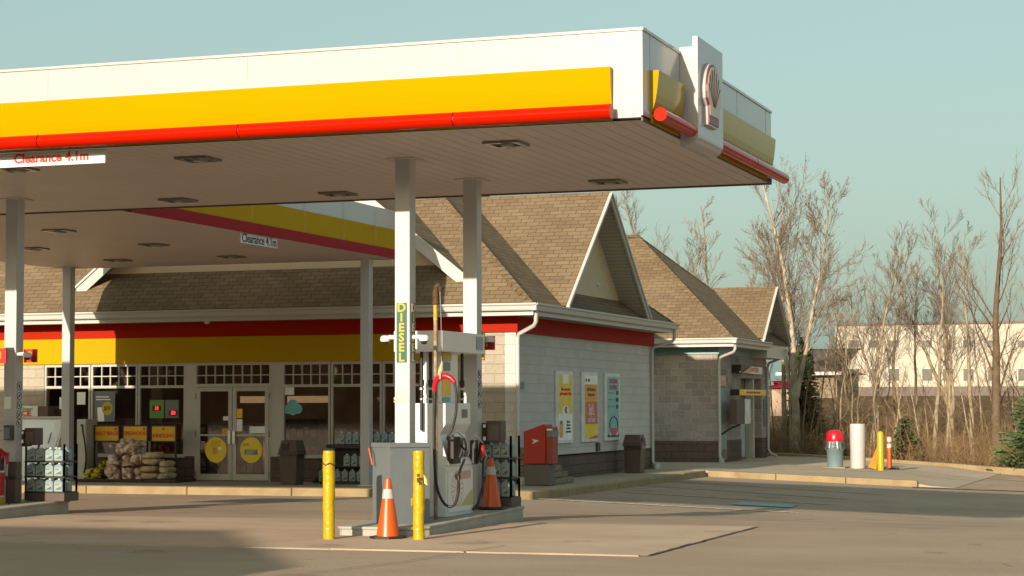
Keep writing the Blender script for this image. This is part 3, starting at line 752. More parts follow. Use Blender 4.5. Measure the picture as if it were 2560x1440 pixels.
# interior
b = MB()
x0, x1, y0, y1, z0, z1 = XL+.3, XW-.3, YW+.3, YW+6.5, FLZ+.02, 3.15
b.quad((x0, y1, z0), (x1, y1, z0), (x1, y1, z1), (x0, y1, z1)).quad((x0, y0, z1), (x0, y1, z1), (x1, y1, z1), (x1, y0, z1)).quad((x1, y0, z0), (x1, y1, z0), (x1, y1, z1), (x1, y0, z1)).quad((x0, y0, z0), (x0, y1, z0), (x0, y1, z1), (x0, y0, z1))
b.build('interior_wall', 'room', shop)
MB().quad((x0, y0, z0), (x1, y0, z0), (x1, y1, z0), (x0, y1, z0)).build('interior_floor', 'room_floor', shop)
shade = [mat('goods_%s' % n, c, .6, col2=c2, scale=5, thr=(.45, .55)) for n, c, c2 in (('red', (.45, .07, .04), (.6, .5, .4)), ('amber', (.6, .32, .05), (.3, .12, .05)), ('blue', (.1, .2, .35), (.5, .5, .5)), ('pale', (.55, .5, .42), (.3, .2, .12)))]
for k in range(9):
    x = -25.3+k*1.25; h = rnd.uniform(1.0, 1.5)
    r0 = MB().box(x, x+.9, YW+.9+(k % 3)*.7, YW+1.3+(k % 3)*.7, z0, z0+h).build('store_shelf', 'brown', shop)
    b = MB()
    for s in range(3):
        for i in range(5): b.box(x+.05+i*.165, x+.18+i*.165, YW+.87+(k % 3)*.7, YW+.9+(k % 3)*.7, z0+.15+s*.4, z0+.3+s*.4+rnd.uniform(0, .12))
    b.build('goods', shade[k % 4], r0)
fill_glow = emis('shop_fill_glow', (1, .82, .6), 8.); lit = emis('board_glow', (1, .76, .45), .3)  # added emitters that lighten the otherwise black shop interior
for x in (-24.4, -21.6, -18.8, -16.0): MB().box(x-.9, x+.9, YW+2.4, YW+2.52, 3.05, 3.1).build('added_ceiling_glow', fill_glow, shop)
zz0, zz1 = at(750, 1007, Y=YW+3.6).z, at(750, 990, Y=YW+3.6).z
for pa, pb in ((600, 672), (718, 822)): MB().box(at(pa, 1000, Y=YW+3.6).x, at(pb, 1000, Y=YW+3.6).x, YW+3.6, YW+3.66, zz0, zz1).build('added_glow_board', lit, shop)  # pale bar behind the glass, its glow added to brighten the room
# windows
TRZ, MZ = Zw(965.5), Zw(938)
def window(pa, pb, n, label=None):
    x0, x1 = Xw(pa), Xw(pb); fw = .045; y0, y1 = YW+.005, YW+.075
    b = MB()
    b.box(x0, x0+fw, y0, y1, SZ, BB).box(x1-fw, x1, y0, y1, SZ, BB).box(x0+fw, x1-fw, y0, y1, BB-fw-.02, BB).box(x0+fw, x1-fw, y0, y1, SZ, SZ+fw).box(x0+fw, x1-fw, y0, y1, TRZ-.03, TRZ+.03)
    fr_ = b.build('window', 'frame', shop)
    b = MB()
    for i in range(1, n):
        x = x0+fw+(x1-x0-2*fw)*i/n; b.box(x-.011, x+.011, y0+.012, y1-.02, TRZ+.03, BB-fw-.02)
    b.box(x0+fw, x1-fw, y0+.014, y1-.018, MZ-.011, MZ+.011)
    b.build('muntins', 'frame', fr_)
    MB().box(x0+fw, x1-fw, y0+.045, y0+.051, SZ+fw, BB-fw-.02).build('pane', 'glass', fr_)
for a in ((111, 225, 5), (227, 343, 5), (345, 463, 5), (705, 825, 5), (827, 954, 5), (956, 1077, 5)): window(*a)
MB().box(sx[0], sx[1], YW-.04, YW+.0, SZ-.03, SZ+.002).box(sx[4], sx[5], YW-.04, YW, SZ-.03, SZ+.002).build('window_sill', 'frame', shop)
# doors
x0, x1 = Xw(487), Xw(677); y0, y1 = YW+.0, YW+.1; DT = Zw(967)
b = MB().box(x0, x0+.04, y0, y1, FLZ, BB).box(x1-.04, x1, y0, y1, FLZ, BB).box(x0+.04, x1-.04, y0, y1, BB-.06, BB).box(x0+.04, x1-.04, y0, y1, DT, DT+.07)
df = b.build('door_frame', 'frame', shop)
b = MB()
for i in range(1, 8): x = x0+.04+(x1-x0-.08)*i/8; b.box(x-.011, x+.011, y0+.02, y1-.03, DT+.07, BB-.06)
b.box(x0+.04, x1-.04, y0+.022, y1-.032, MZ-.011, MZ+.011)
b.build('muntins', 'frame', df)
MB().box(x0+.04, x1-.04, y0+.05, y0+.056, DT+.07, BB-.06).build('pane', 'glass', df)
xm = (x0+x1)/2
def disc(x, y, z, r, m, name, parent, sx_=1.0, n=36):
    return MB().prism([(x+r*sx_*math.cos(2*math.pi*k/n), y, z+r*math.sin(2*math.pi*k/n)) for k in range(n)], (0, .002, 0)).build(name, m, parent)
for s in (-1, 1):
    a, c = (x0+.045, xm-.006) if s < 0 else (xm+.006, x1-.045)
    yy0, yy1 = y0-.012, y0+.04; st = .095; zb = FLZ+.02; zt = DT-.01
    b = MB().box(a, a+st, yy0, yy1, zb, zt).box(c-st, c, yy0, yy1, zb, zt).box(a+st, c-st, yy0, yy1, zb, zb+.14).box(a+st, c-st, yy0, yy1, zt-.09, zt)
    d = b.build('door', 'frame', shop, bevel=.004)
    MB().box(a+st, c-st, yy0+.02, yy0+.026, zb+.14, zt-.09).build('glass', 'glass', d)
    zz = Zw(1088); MB().box(a+st, c-st, yy0+.002, yy0+.018, zz-.02, zz+.02).build('push_bar', 'frame', d)
    h = c-.085 if s < 0 else a+.01
    MB().box(h, h+.075, yy0-.05, yy0-.001, Zw(1110), Zw(1077)).build('handle', 'metal', d, bevel=.006)
    hx_ = a-.012 if s < 0 else c+.012
    b = MB()
    for z in (Zw(1185), Zw(1085), Zw(990)): b.box(hx_-.012, hx_+.012, yy0-.006, yy0+.0, z-.06, z+.06)
    b.build('hinge', 'wood', d)
    cx = Xw(540 if s < 0 else 628); cz_ = Zw(1125); y = yy0+.016
    ds = disc(cx, y, cz_, .285, 'sign_yellow_shade', 'decal', d, .94)
    if s < 0:
        b = MB()
        for k, wd in enumerate((.2, .19, .16, .24)): b.box(cx-wd*.62, cx+wd*.62, y-.003, y-.0005, cz_+.19-k*.035, cz_+.205-k*.035)
        b.box(cx-.08, cx+.04, y-.003, y-.0005, cz_-.09, cz_+.06)
        MB().box(cx+.05, cx+.14, y-.003, y-.0005, cz_+.0, cz_+.07).build('decal_print', 'poster_white', d)
        b.build('decal_print', 'poster_orange', d)
    else:
        MB().box(cx-.16, cx+.16, y-.003, y-.0005, cz_-.10, cz_+.01).build('decal_print', 'grey', d)
        b = MB()
        for k in range(3): b.box(cx-.12, cx+.12-.05*k, y-.005, y-.0035, cz_-.025-k*.03, cz_-.012-k*.03)
        b.build('decal_print', 'txt_white', d)
        MB().box(cx-.2, cx-.05, y-.003, y-.0005, cz_+.09, cz_+.15).build('decal_print', 'poster_orange', d)
# notices stuck on the glass
def notice(a, c, z0, z1, m, label, y=None, name='notice'):
    y = YW-.0 if y is None else y
    o = MB().box(Xw(a), Xw(c), y, y+.003, Zw(z1), Zw(z0)).build(name, m); tag(o, label, 'notice', 'notices on the shop windows'); return o
yg = YW+.042; yd = YW-.0
notice(592, 606, 1022, 1045, 'poster_yellow', 'small yellow notice on the right glass door', yd)
notice(592, 606, 1048, 1078, 'poster_white', 'pale notice under the yellow one on the right glass door', yd)
notice(624, 666, 1066, 1083, 'poster_white', 'wide pale notice at the right side of the right glass door', yd)
notice(558, 572, 1041, 1051, 'poster_white', 'small white card on the left glass door', yd)
notice(556, 572, 1071, 1086, 'poster_orange', 'small orange card beside the handle of the left glass door', yd)
notice(708, 733, 968, 988, 'poster_white', 'small camera warning notice in the window corner right of the doors', yg)
notice(190, 211, 978, 1010, 'poster_white', 'white paper sheet in the left window just right of a column', yg)
notice(146, 160, 991, 1021, 'poster_white', 'white paper sheet in the left window just left of a column', yg)
t = thing('window_poster', (Xw(260), yg, Zw(1054)), 'slate coloured window poster with yellow $10 star burst', 'poster')
MB().box(Xw(233), Xw(285), yg, yg+.004, Zw(1054), Zw(976)).build('sheet', 'grey', t)
cx, cz_ = Xw(266), Zw(1020); b = MB(); n = 40
b.prism([(cx+(.13+.015*(k % 2))*math.cos(2*math.pi*k/n), yg-.004, cz_+(.15+.015*(k % 2))*math.sin(2*math.pi*k/n)) for k in range(n)], (0, .003, 0)); b.build('burst', 'sign_yellow', t)
text('lettering', '$10', .13, 'txt_dark', t, (cx, yg-.006, cz_), bold=.02, sx=.8)
MB().quad((Xw(241), yg-.003, Zw(1018)), (Xw(243), yg-.003, Zw(1053)), (Xw(259), yg-.003, Zw(1053)), (Xw(256), yg-.003, Zw(1016))).build('print', 'poster_white', t)
b = MB().box(Xw(238), Xw(270), yg-.003, yg-.001, Zw(992), Zw(989)).box(Xw(238), Xw(274), yg-.003, yg-.001, Zw(998.5), Zw(996))
b.build('print', 'poster_white', t)
def lottery(a, c, z0, z1, m, s, label, zt, px):
    t = thing('lottery_sign', (Xw((a+c)/2), yg, Zw(z1)), label, 'sign', 'lit lottery signs')
    MB().box(Xw(a), Xw(c), yg-.02, yg, Zw(z1), Zw(z0)).build('panel', m, t)
    MB().box(Xw(px-11), Xw(px+11), yg-.022, yg-.0205, Zw(zt+6.5), Zw(zt-6.5)).build('display', 'dark', t)
    text('digits', s, .105, 'led', t, (Xw(px), yg-.024, Zw(zt)), bold=.02)
lottery(373, 409, 999, 1045, mat('lottery_green', (.10, .26, .03), .4), '11', 'green sign with red lit digits 11 in the shop window', 1020, 391)
lottery(412, 445, 999, 1045, 'grey', '30', 'grey sign with red lit digits 30 in the shop window', 1032, 432)
t = thing('cash_machine_sign', (Xw(138), YW+.3, Zw(1045)), 'dark ATM sign behind the left window', 'sign')
MB().box(Xw(122), Xw(156), YW+.3, YW+.35, Zw(1045), Zw(1022)).build('panel', 'brown', t)
text('lettering', 'ATM', .13, 'txt_red', t, (Xw(142), YW+.298, Zw(1032)), bold=.03)
t = thing('window_poster', (Xw(730), yg, Zw(1035)), 'teal cloud shaped poster in the window right of the doors', 'poster')
b = MB()
for dx, dz, r in ((-.13, 0, .1), (0, .09, .13), (.12, .01, .11), (0, -.03, .1)):
    b.prism([(Xw(730)+dx+r*math.cos(2*math.pi*k/18), yg+.001*len(b.f)*.01, Zw(1024)+dz+r*math.sin(2*math.pi*k/18)) for k in range(18)], (0, .003, 0))
b.build('cloud', 'teal', t)
# downspouts
def spout(pts, name='downspout', parent=shop, r=.045):
    b = MB().tube(pts, r, 8); o = b.build(name, 'gutter', parent); return o
x, y = XW+.055, YW-.055
spout([(EX+.02, EY+.12, EZ-.14), (EX+.02, EY+.12, EZ-.38), (EX-.03, EY+.16, EZ-.46), (x+.03, y+.02, BM-.04), (x, y+.0, BM-.16), (x, y, .12), (x+.05, y-.03, .02), (x+.12, y-.1, -.04)])
MB().lathe(x+.13, y-.1, [(.085, FLZ), (.085, .06), (.07, .07)], 12).build('drain_collar', 'gutter', shop)
x, y = XW+.06, YB-.25
spout([(EX-.0, YB+.05, EZ-.14), (EX-.0, YB+.05, EZ-.38), (EX-.05, YB+.02, EZ-.46), (x+.03, y+.03, BM-.04), (x, y, BM-.16), (x, y, .12), (x+.05, y-.03, .02), (x+.12, y-.12, -.04)])
MB().lathe(x+.13, y-.12, [(.085, FLZ), (.085, .06), (.07, .07)], 12).build('drain_collar', 'gutter', shop)
p = at(518, 801, Y=EY+.2); MB().lathe(p.x, p.y, [(.07, EZ-.24), (.06, EZ-.29), (.001, EZ-.31)], 12).build('eave_lamp', 'txt_white', shop)
# wall posters on the side wall
def poster(i, ya, yb, top, kind, label):
    z1, z0 = 2.36, .72; x = XW+.0
    t = thing('wall_poster', (XW, (ya+yb)/2, z0), label, 'poster')
    b = MB().box(x+.001, x+.05, ya, yb, z0, z1)
    b.build('frame', 'txt_white', t, bevel=.01)
    a, c, lo, hi = ya+.16, yb-.09, z0+.08, z1-.08; xx = x+.051
    if i == 1: a, c = ya+.20, yb-.06
    W = c-a; H = hi-lo
    q = lambda u0, u1, v0, v1, m, nm='print', k=1: MB().box(xx+.001*k, xx+.001*k+.001, a+W*u0, a+W*u1, lo+H*v0, lo+H*v1).build(nm, m, t)
    if kind == 0:
        q(0, 1, 0, 1, 'poster_white', 'sheet', 0); q(0, 1, .40, 1, 'poster_yellow', 'print', 2); q(.3, .72, .86, 1, 'poster_white', 'print', 4)
        b = MB(); yc = a+W*.5; zc_ = lo+H*.42; b.prism([(xx+.005, yc+W*.26*math.cos(R(k*10)), zc_+H*.10*math.sin(R(k*10))) for k in range(36)], (.001, 0, 0)); b.build('print', 'poster_white', t)
        text('lettering', 'Side conversion\ngold member’s Elite', .10, 'txt_red', t, (xx+.007, a+W*.5, lo+H*.74), 'side', bold=.02, sx=1.05)
        text('lettering', '42', .20, 'txt_dark', t, (xx+.007, a+W*.5, lo+H*.45), 'side', bold=.03)
        text('lettering', 'Receive\na flat rate\nand bonus\npoints today', .075, 'txt_dark', t, (xx+.007, a+W*.7, lo+H*.2), 'side')
        b = MB(); b.prism([(xx+.005, a+W*.16+W*.13*math.cos(R(k*15)), lo+H*.165+H*.13*max(-1, min(1, 1.4*math.sin(R(k*15))))) for k in range(24)], (.001, 0, 0)); b.build('print', 'poster_orange', t)
        q(.07, .26, .24, .29, 'grey', 'print', 8)
    elif kind == 1:
        q(0, 1, 0, 1, 'poster_white', 'sheet', 0); q(0, 1, .60, .86, 'poster_orange', 'print', 2); q(.0, 1, 0, .60, 'poster_yellow', 'print', 2); q(.03, 1, .23, .59, 'poster_red', 'print', 4)
        text('lettering', 'L&A Members\nalways save', .115, 'txt_brown', t, (xx+.007, a+W*.5, lo+H*.74), 'side', bold=.02)
        text('lettering', '3¢/L', .36, 'txt_white', t, (xx+.007, a+W*.5, lo+H*.45), 'side', bold=.02, sx=.75)
        text('lettering', 'on fuel', .2, 'txt_white', t, (xx+.007, a+W*.5, lo+H*.30), 'side', bold=.02, sx=1.0)
        b = MB(); b.prism([(xx+.005, a+W*.25, lo+.0), (xx+.005, a+W, lo), (xx+.005, a+W, lo+H*.06)], (.001, 0, 0)); b.build('print', 'poster_red', t)
        b = MB().box(xx+.003, xx+.004, a+W*.05, a+W*.15, lo+H*.9, lo+H*.95).box(xx+.003, xx+.004, a+W*.25, a+W*.4, lo+H*.9, lo+H*.95); b.build('print', 'txt_dark', t)
    else:
        q(0, 1, 0, 1, 'teal', 'sheet', 0)
        text('lettering', 'TOUCHLESS\nCAR WASH', .15, 'pink', t, (xx+.004, a+W*.5, lo+H*.87), 'side', bold=.03, sx=.85)
        for k, s in enumerate(('7.50', '10.50', '3.50')):
            text('lettering', s, .13, 'txt_dark', t, (xx+.004, a+W*.82, lo+H*(.73-.115*k)), 'side', bold=.03, sx=.8)
            q(.06, .6, .725-.115*k, .742-.115*k, 'grey', 'print', 3)
        q(.2, .88, .05, .15, 'pink', 'print', 3); q(.0, 1, 0, .04, mat('poster_plum', (.08, .03, .09), .5), 'print', 2)
        b = MB()
        b.tube([(xx+.006, a+W*.52+W*.34*math.cos(R(k*20-20)), lo+H*.2+H*.14*math.sin(R(k*20-20))) for k in range(12)], .012, 5); b.build('print', 'txt_dark', t)
        b = MB()
        for u in (.25, .8): b.prism([(xx+.005, a+W*u+.05*math.cos(R(k*30)), lo+H*.055+.05*math.sin(R(k*30))) for k in range(12)], (.001, 0, 0))
        b.build('print', 'txt_white', t)
poster(0, 43.25, 44.49, 0, 0, 'framed yellow and white advertising poster showing the number 42, nearest the red mailbox')
poster(1, 45.19, 46.46, 0, 1, 'framed orange and red advertising poster reading on fuel')
poster(2, 47.07, 48.35, 0, 2, 'framed teal car wash price poster with a pink car drawing')
p = at(1302, 963, X=XW); o = MB().box(XW+.001, XW+.03, p.y-.14, p.y+.14, p.z-.07, p.z+.07).build('wall_plaque', 'grey'); tag(o, 'small square grey plaque on the block wall near the downspout', 'plaque')
p = at(1492, 1117, X=XW); o = MB().box(XW+.001, XW+.06, p.y-.1, p.y+.1, p.z-.1, p.z+.1).build('socket_box', 'brown'); tag(o, 'small brown socket box low on the wall under the posters', 'box')

# ------------------------------------------------------------------ small wash building
WX, WY, WY1, WXL, WB = -13.96, 58.5, 65.3, -22.6, -.3
wash = thing('wash_building', (-17, 60, WB), 'small block building with hip roof and grey-green band beyond the shop', 'building')
WE = 3.54
hip_roof('roof', WXL-.6, WX+.63, WY-.6, WY1+.6, WE, .86, wash)
gb = gable((WX+.62, 64.0), (-1, 0, 0), 3.67, 5.38, 2.05, 4.5, .45, wash, 'siding', board=.14)
MB().box(WX+.01, WX+.55, 62.9, 65.75, 3.07, 3.51).build('gable_return', 'gutter', gb)
MB().box(WX+.2, WX+.27, 62.5, 62.85, 3.35, 3.53).box(WX+.2, WX+.27, 62.5, 62.7, 3.65, 3.95).build('alarm_bell', 'sign_red', gb)
b = MB()
eaves(WXL-.6, WX+.63, WY-.6, 62.8, WE, wash)
MB().box(WXL, WX+.05, WY-.05, WY+.1, 3.09, WE-.24).box(WX-.1, WX+.05, WY+.1, WY1, 3.09, WE-.24).build('band', 'band_grey', wash)
Z6 = at(1700, 1102, Y=WY).z
dy0, dy1 = at(1852, 1000, X=WX).y, at(1903, 1000, X=WX).y
b = MB().box(WXL, WX, WY, WY+.3, Z6, 3.10).box(WXL, WXL+.3, WY+.3, WY1, Z6, 3.10).box(WXL+.3, WX, WY1-.3, WY1, Z6, 3.10)
b.box(WX-.3, WX, WY+.3, dy0, Z6, 3.10).box(WX-.3, WX, dy0, dy1, 2.42, 3.10).box(WX-.3, WX, dy1, WY1-.3, Z6, 3.10)
b.build('wall', 'block_small', wash)
for q in ((WXL, WX+.012, WY-.012, WY+.3, WB, Z6), (WX-.3, WX+.012, WY+.302, dy0, WB, Z6), (WX-.3, WX+.012, dy1, WY1, WB, Z6)): MB().box(*q).build('plinth', 'block_brown', wash)
MB().box(WX-.4, WX-.3, dy0, dy1, WB, 2.42).build('door', mat('wash_door', (.20, .17, .15), .6), wash)
MB().box(WX-.29, WX-.24, dy0+.05, dy0+.55*(dy1-dy0), WB+.25, 1.0).build('door_panel', 'grey_lit', wash)
MB().box(WX-.28, WX-.02, dy0+.62*(dy1-dy0), dy0+.68*(dy1-dy0), WB, 2.4).build('door_post', 'frame', wash)
ya, yb = at(1794, 1000, X=WX).y+.08, at(1813, 1000, X=WX).y
MB().box(WX+.001, WX+.04, ya, yb, at(1800, 1150, X=WX).z, at(1800, 972, X=WX).z).build('service_door', 'band_grey', wash)
MB().box(WX+.001, WX+.03, ya, yb, at(1800, 965, X=WX).z, at(1800, 938, X=WX).z).build('window', 'far_glass', wash)
MB().box(WX+.041, WX+.05, ya, yb, at(1800, 1150, X=WX).z, at(1800, 1125, X=WX).z).build('kick_plate', 'wood', wash)
x, y = WX+.06, WY-.06
spout([(WX+.65, WY-.5, WE-.14), (WX+.65, WY-.5, WE-.32), (WX+.6, WY-.46, WE-.4), (x+.05, y+.02, 3.0), (x, y, 2.86), (x, y, .1), (x+.03, y-.05, 0), (x+.06, y-.1, -.02)], parent=wash)
MB().lathe(x+.07, y-.1, [(.08, WB+.1), (.08, .02)], 12).build('drain_collar', 'gutter', wash)
y = WY1-.08
spout([(WX+.6, WY1+.4, WE-.14), (WX+.6, WY1+.4, WE-.35), (x+.05, y+.05, 2.95), (x, y, 2.8), (x, y, .15), (x+.1, y-.02, .0), (x+.3, y-.05, -.08)], parent=wash)
def onw(pa, pb, y0, y1, m, name, lab, cat, d=.06, x=WX):
    a, c = at(pa, (y0+y1)/2, X=x).y, at(pb, (y0+y1)/2, X=x).y
    o = MB().box(x+.003, x+d, a, c, at(pa, y1, X=x).z, at(pa, y0, X=x).z).build(name, m, bevel=.006); tag(o, lab, cat); return a, c, o
t = thing('wall_lamp', at(1845, 925, X=WX), 'dark box wall lamp with a pale lens beside the washing bay sign', 'lamp')
a, c = at(1829, 925, X=WX).y, at(1851, 925, X=WX).y; z0, z1 = at(1840, 933, X=WX).z, at(1840, 913, X=WX).z
MB().box(WX+.002, WX+.3, a, c, z0, z1).build('housing', 'dark', t, bevel=.02)
MB().prism([(WX+.301, a+.1, z0), (WX+.301, c-.05, z0), (WX+.301, c-.05, z1-.05)], (.03, 0, 0)).build('lens', 'cream', t)
t = thing('bay_sign', at(1880, 928, X=WX), 'white sign over the doorway of the small building', 'sign')
a, c = at(1859, 928, X=WX).y, at(1898, 928, X=WX).y; z0, z1 = at(1880, 935, X=WX).z, at(1880, 917, X=WX).z
MB().box(WX+.002, WX+.1, a, c, z0, z1).build('panel', 'poster_white', t, bevel=.01)
text('lettering', 'ENTER', (z1-z0)*.9, 'txt_red', t, (WX+.103, (a+c)/2, (z0+z1)/2), 'side', bold=.02, sx=1.9)
t = thing('height_sign', at(1880, 982, X=WX), 'yellow bar sign hanging across the doorway of the small building', 'sign')
a, c = at(1848, 982, X=WX+.3).y, at(1911, 982, X=WX+.3).y; z0, z1 = at(1880, 989, X=WX+.3).z, at(1880, 974, X=WX+.3).z
MB().box(WX+.3, WX+.36, a, c, z0, z1).build('bar', 'poster_yellow', t, bevel=.01)
MB().box(WX+.001, WX+.3, a+.1, a+.16, z0, z1).box(WX+.001, WX+.3, c-.16, c-.1, z0, z1).build('bracket', 'dark', t)
b = MB().box(WX+.361, WX+.363, a+(c-a)*.2, a+(c-a)*.75, (z0+z1)/2-.03, (z0+z1)/2+.03); b.build('print', 'txt_brown', t)
t = thing('pay_station', at(1860, 1030, X=WX+.5), 'brown and white pay box on a bent arm in front of the small building', 'machine')
xx = WX+.5
a, c, e = at(1842, 1030, X=xx).y, at(1862, 1030, X=xx).y, at(1874, 1030, X=xx).y; z0, z1 = at(1860, 1060, X=xx).z, at(1860, 998, X=xx).z
MB().box(xx-.2, xx+.0, a, c, z0, z1).build('body', 'brown', t, bevel=.01)
MB().box(xx-.2, xx+.03, c+.005, e, z0, z1).build('side_cover', 'txt_white', t, bevel=.01)
MB().tube([(xx-.1, (a+c)/2+.3, z0-.02), (xx-.2, a+.05, z0-.12), (WX+.05, a-.1, z0-.3)], .03, 8).build('arm', 'dark', t)
onw(1908, 1918, 998, 1065, 'grey', 'notice_board', 'slim blue-grey notice board on the wall right of the doorway', 'notice', .03)

# ------------------------------------------------------------------ right pump island furniture
t = thing('steel_box', (-9.55, 23.4, IZ(23.2)), 'grey eight-sided steel box wrapped round the foot of the DIESEL column', 'cabinet')
bx, by, hd_ = -9.56, 23.25, .385
zt = at(975, 1109, Y=22.87).z; z0 = IZ(23.)
Q = [(bx, by-hd_), (bx+hd_, by), (bx, by+hd_), (bx-hd_+.06, by+.06), (bx-hd_, by+.0), (bx-hd_+.035, by-.035)]
b = MB(); n = len(Q)
b.v = [(x, y, z0-.02) for x, y in Q]+[(x, y, zt) for x, y in Q]
for k in range(n): b.f.append((k, (k+1) % n, n+(k+1) % n, n+k)); b.sm.append(False)
b.f.append(tuple(range(n, 2*n))); b.sm.append(False)
b.build('body', 'grey', t, bevel=.006)
b = MB(); e = .012
cxm = sum(q[0] for q in Q)/n; cym = sum(q[1] for q in Q)/n
Q2 = [(x+(e if x > cxm else -e), y+(e if y > cym else -e)) for x, y in Q]
b.prism([(x, y, zt-.05) for x, y in Q2], (0, 0, .055)); b.build('rim', 'grey', t, bevel=.004)
b = MB(); p = at(922, 1120, Y=23.1); q = at(931, 1162, Y=23.1)
o = MB().tube([p, q], .012, 6).build('marker_stick', 'cone', bevel=0); tag(o, 'thin orange marker stick leaning at the left of the grey steel box', 'marker')
# cones
def cone(x, y, z, label, h=.70):
    t = thing('traffic_cone', (x, y, z), label, 'cone', 'orange traffic cones')
    s = h/.7; b = MB(); w = .178*s
    P = []
    for k in range(4):
        for d in (-.35, .35):
            a = R(45+90*k)+d; rr = w*(1.0 if True else 1)
            P.append((x+w*1.22*math.cos(a), y+w*1.22*math.sin(a)))
    b.prism([(px, py, z+.003) for px, py in P], (0, 0, .032*s)); b.build('base', 'black', t, bevel=.008)
    f = lambda zz: .138*s+(.034-.138)*s*(zz-.035)/(.665)
    def ring(z0, z1, ex, m, nm, cap=False):
        b = MB(); b.tube([(x, y, z+z0*s), (x, y, z+z1*s)], [f(z0)+ex, f(z1)+ex], 28, False)
        if cap: b.tube([(x, y, z+z1*s), (x, y, z+z1*s+.012*s)], [f(z1), f(z1)*.7], 28)
        return b.build(nm, m, t)
    ring(.034, .70, 0, 'cone', 'body', True)
    ring(.475, .585, .003, 'cone_white', 'reflective_band')
    return t
p = g(970, 1347); cone(p.x, p.y, p.z, 'orange traffic cone on the asphalt in front of the grey steel box')
p = at(1228, 1274, Z=IZ(25.4)); cone(p.x, p.y, IZ(p.y), 'orange traffic cone standing on the island beside the fluid rack', .68)
# bollards of the island
def bollard(px, py, ptop, label, name='yellow_bollard', r=.068, m='bollard', wrap=True):
    p = g(px, py); zt = at(px, ptop, Y=p.y).z
    t = thing(name, p, label, 'bollard', 'yellow bollards')
    b = MB(); n = 14; b.tube([(p.x+rnd.uniform(-.003, .003), p.y+rnd.uniform(-.003, .003), p.z+(zt-p.z)*k/n) for k in range(n+1)], [r*rnd.uniform(.97, 1.04) for k in range(n+1)], 20)
    b.build('sleeve', m, t); MB().lathe(p.x, p.y, [(r*.96, p.z-.03), (r*.96, p.z+.018)], 16).build('base', 'rust', t)
    return t, p, zt
t, p, zt = bollard(822, 1349, 1127, 'yellow wrapped bollard standing left of the pump island', r=.07)
b = MB(); zz = at(822, 1160, Y=p.y).z
pts = [(p.x+.075*math.cos(R(a)), p.y+.075*math.sin(R(a)), zz+.012*math.sin(a*.08)) for a in range(-170, 11, 12)]
b.tube(pts, [.004+.007*abs(math.sin(k*1.3)) for k in range(len(pts))], 6); b.build('torn_tape', 'rust', t)
t, p, zt = bollard(1047, 1350, 1127, 'yellow bollard with a torn rusty patch standing before the fuel pump', r=.067)
b = MB(); zz = at(1047, 1198, Y=p.y).z
for k in range(9):
    a = R(-75+rnd.uniform(0, 75)); z = zz+rnd.uniform(-.05, .05); c = Vector((p.x+.0685*math.cos(a), p.y+.0685*math.sin(a), z)); u = Vector((-math.sin(a), math.cos(a), 0))
    b.quad(c-u*.016-Vector((0, 0, .02)), c+u*.018-Vector((0, 0, .014)), c+u*.014+Vector((0, 0, .02)), c-u*.018+Vector((0, 0, .016)))
b.build('torn_patch', 'rust', t)
b = MB(); c = Vector((p.x+.07, p.y-.02, zz))
b.quad(c+Vector((0, 0, .06)), c+Vector((.045, -.01, .0)), c+Vector((.05, -.01, -.07)), c+Vector((.01, -.01, -.045)))
b.quad(c+Vector((-.16, .0, -.22)), c+Vector((-.135, -.02, -.22)), c+Vector((-.135, -.02, -.30)), c+Vector((-.16, 0, -.31)))
b.build('loose_flap', 'bollard', t)
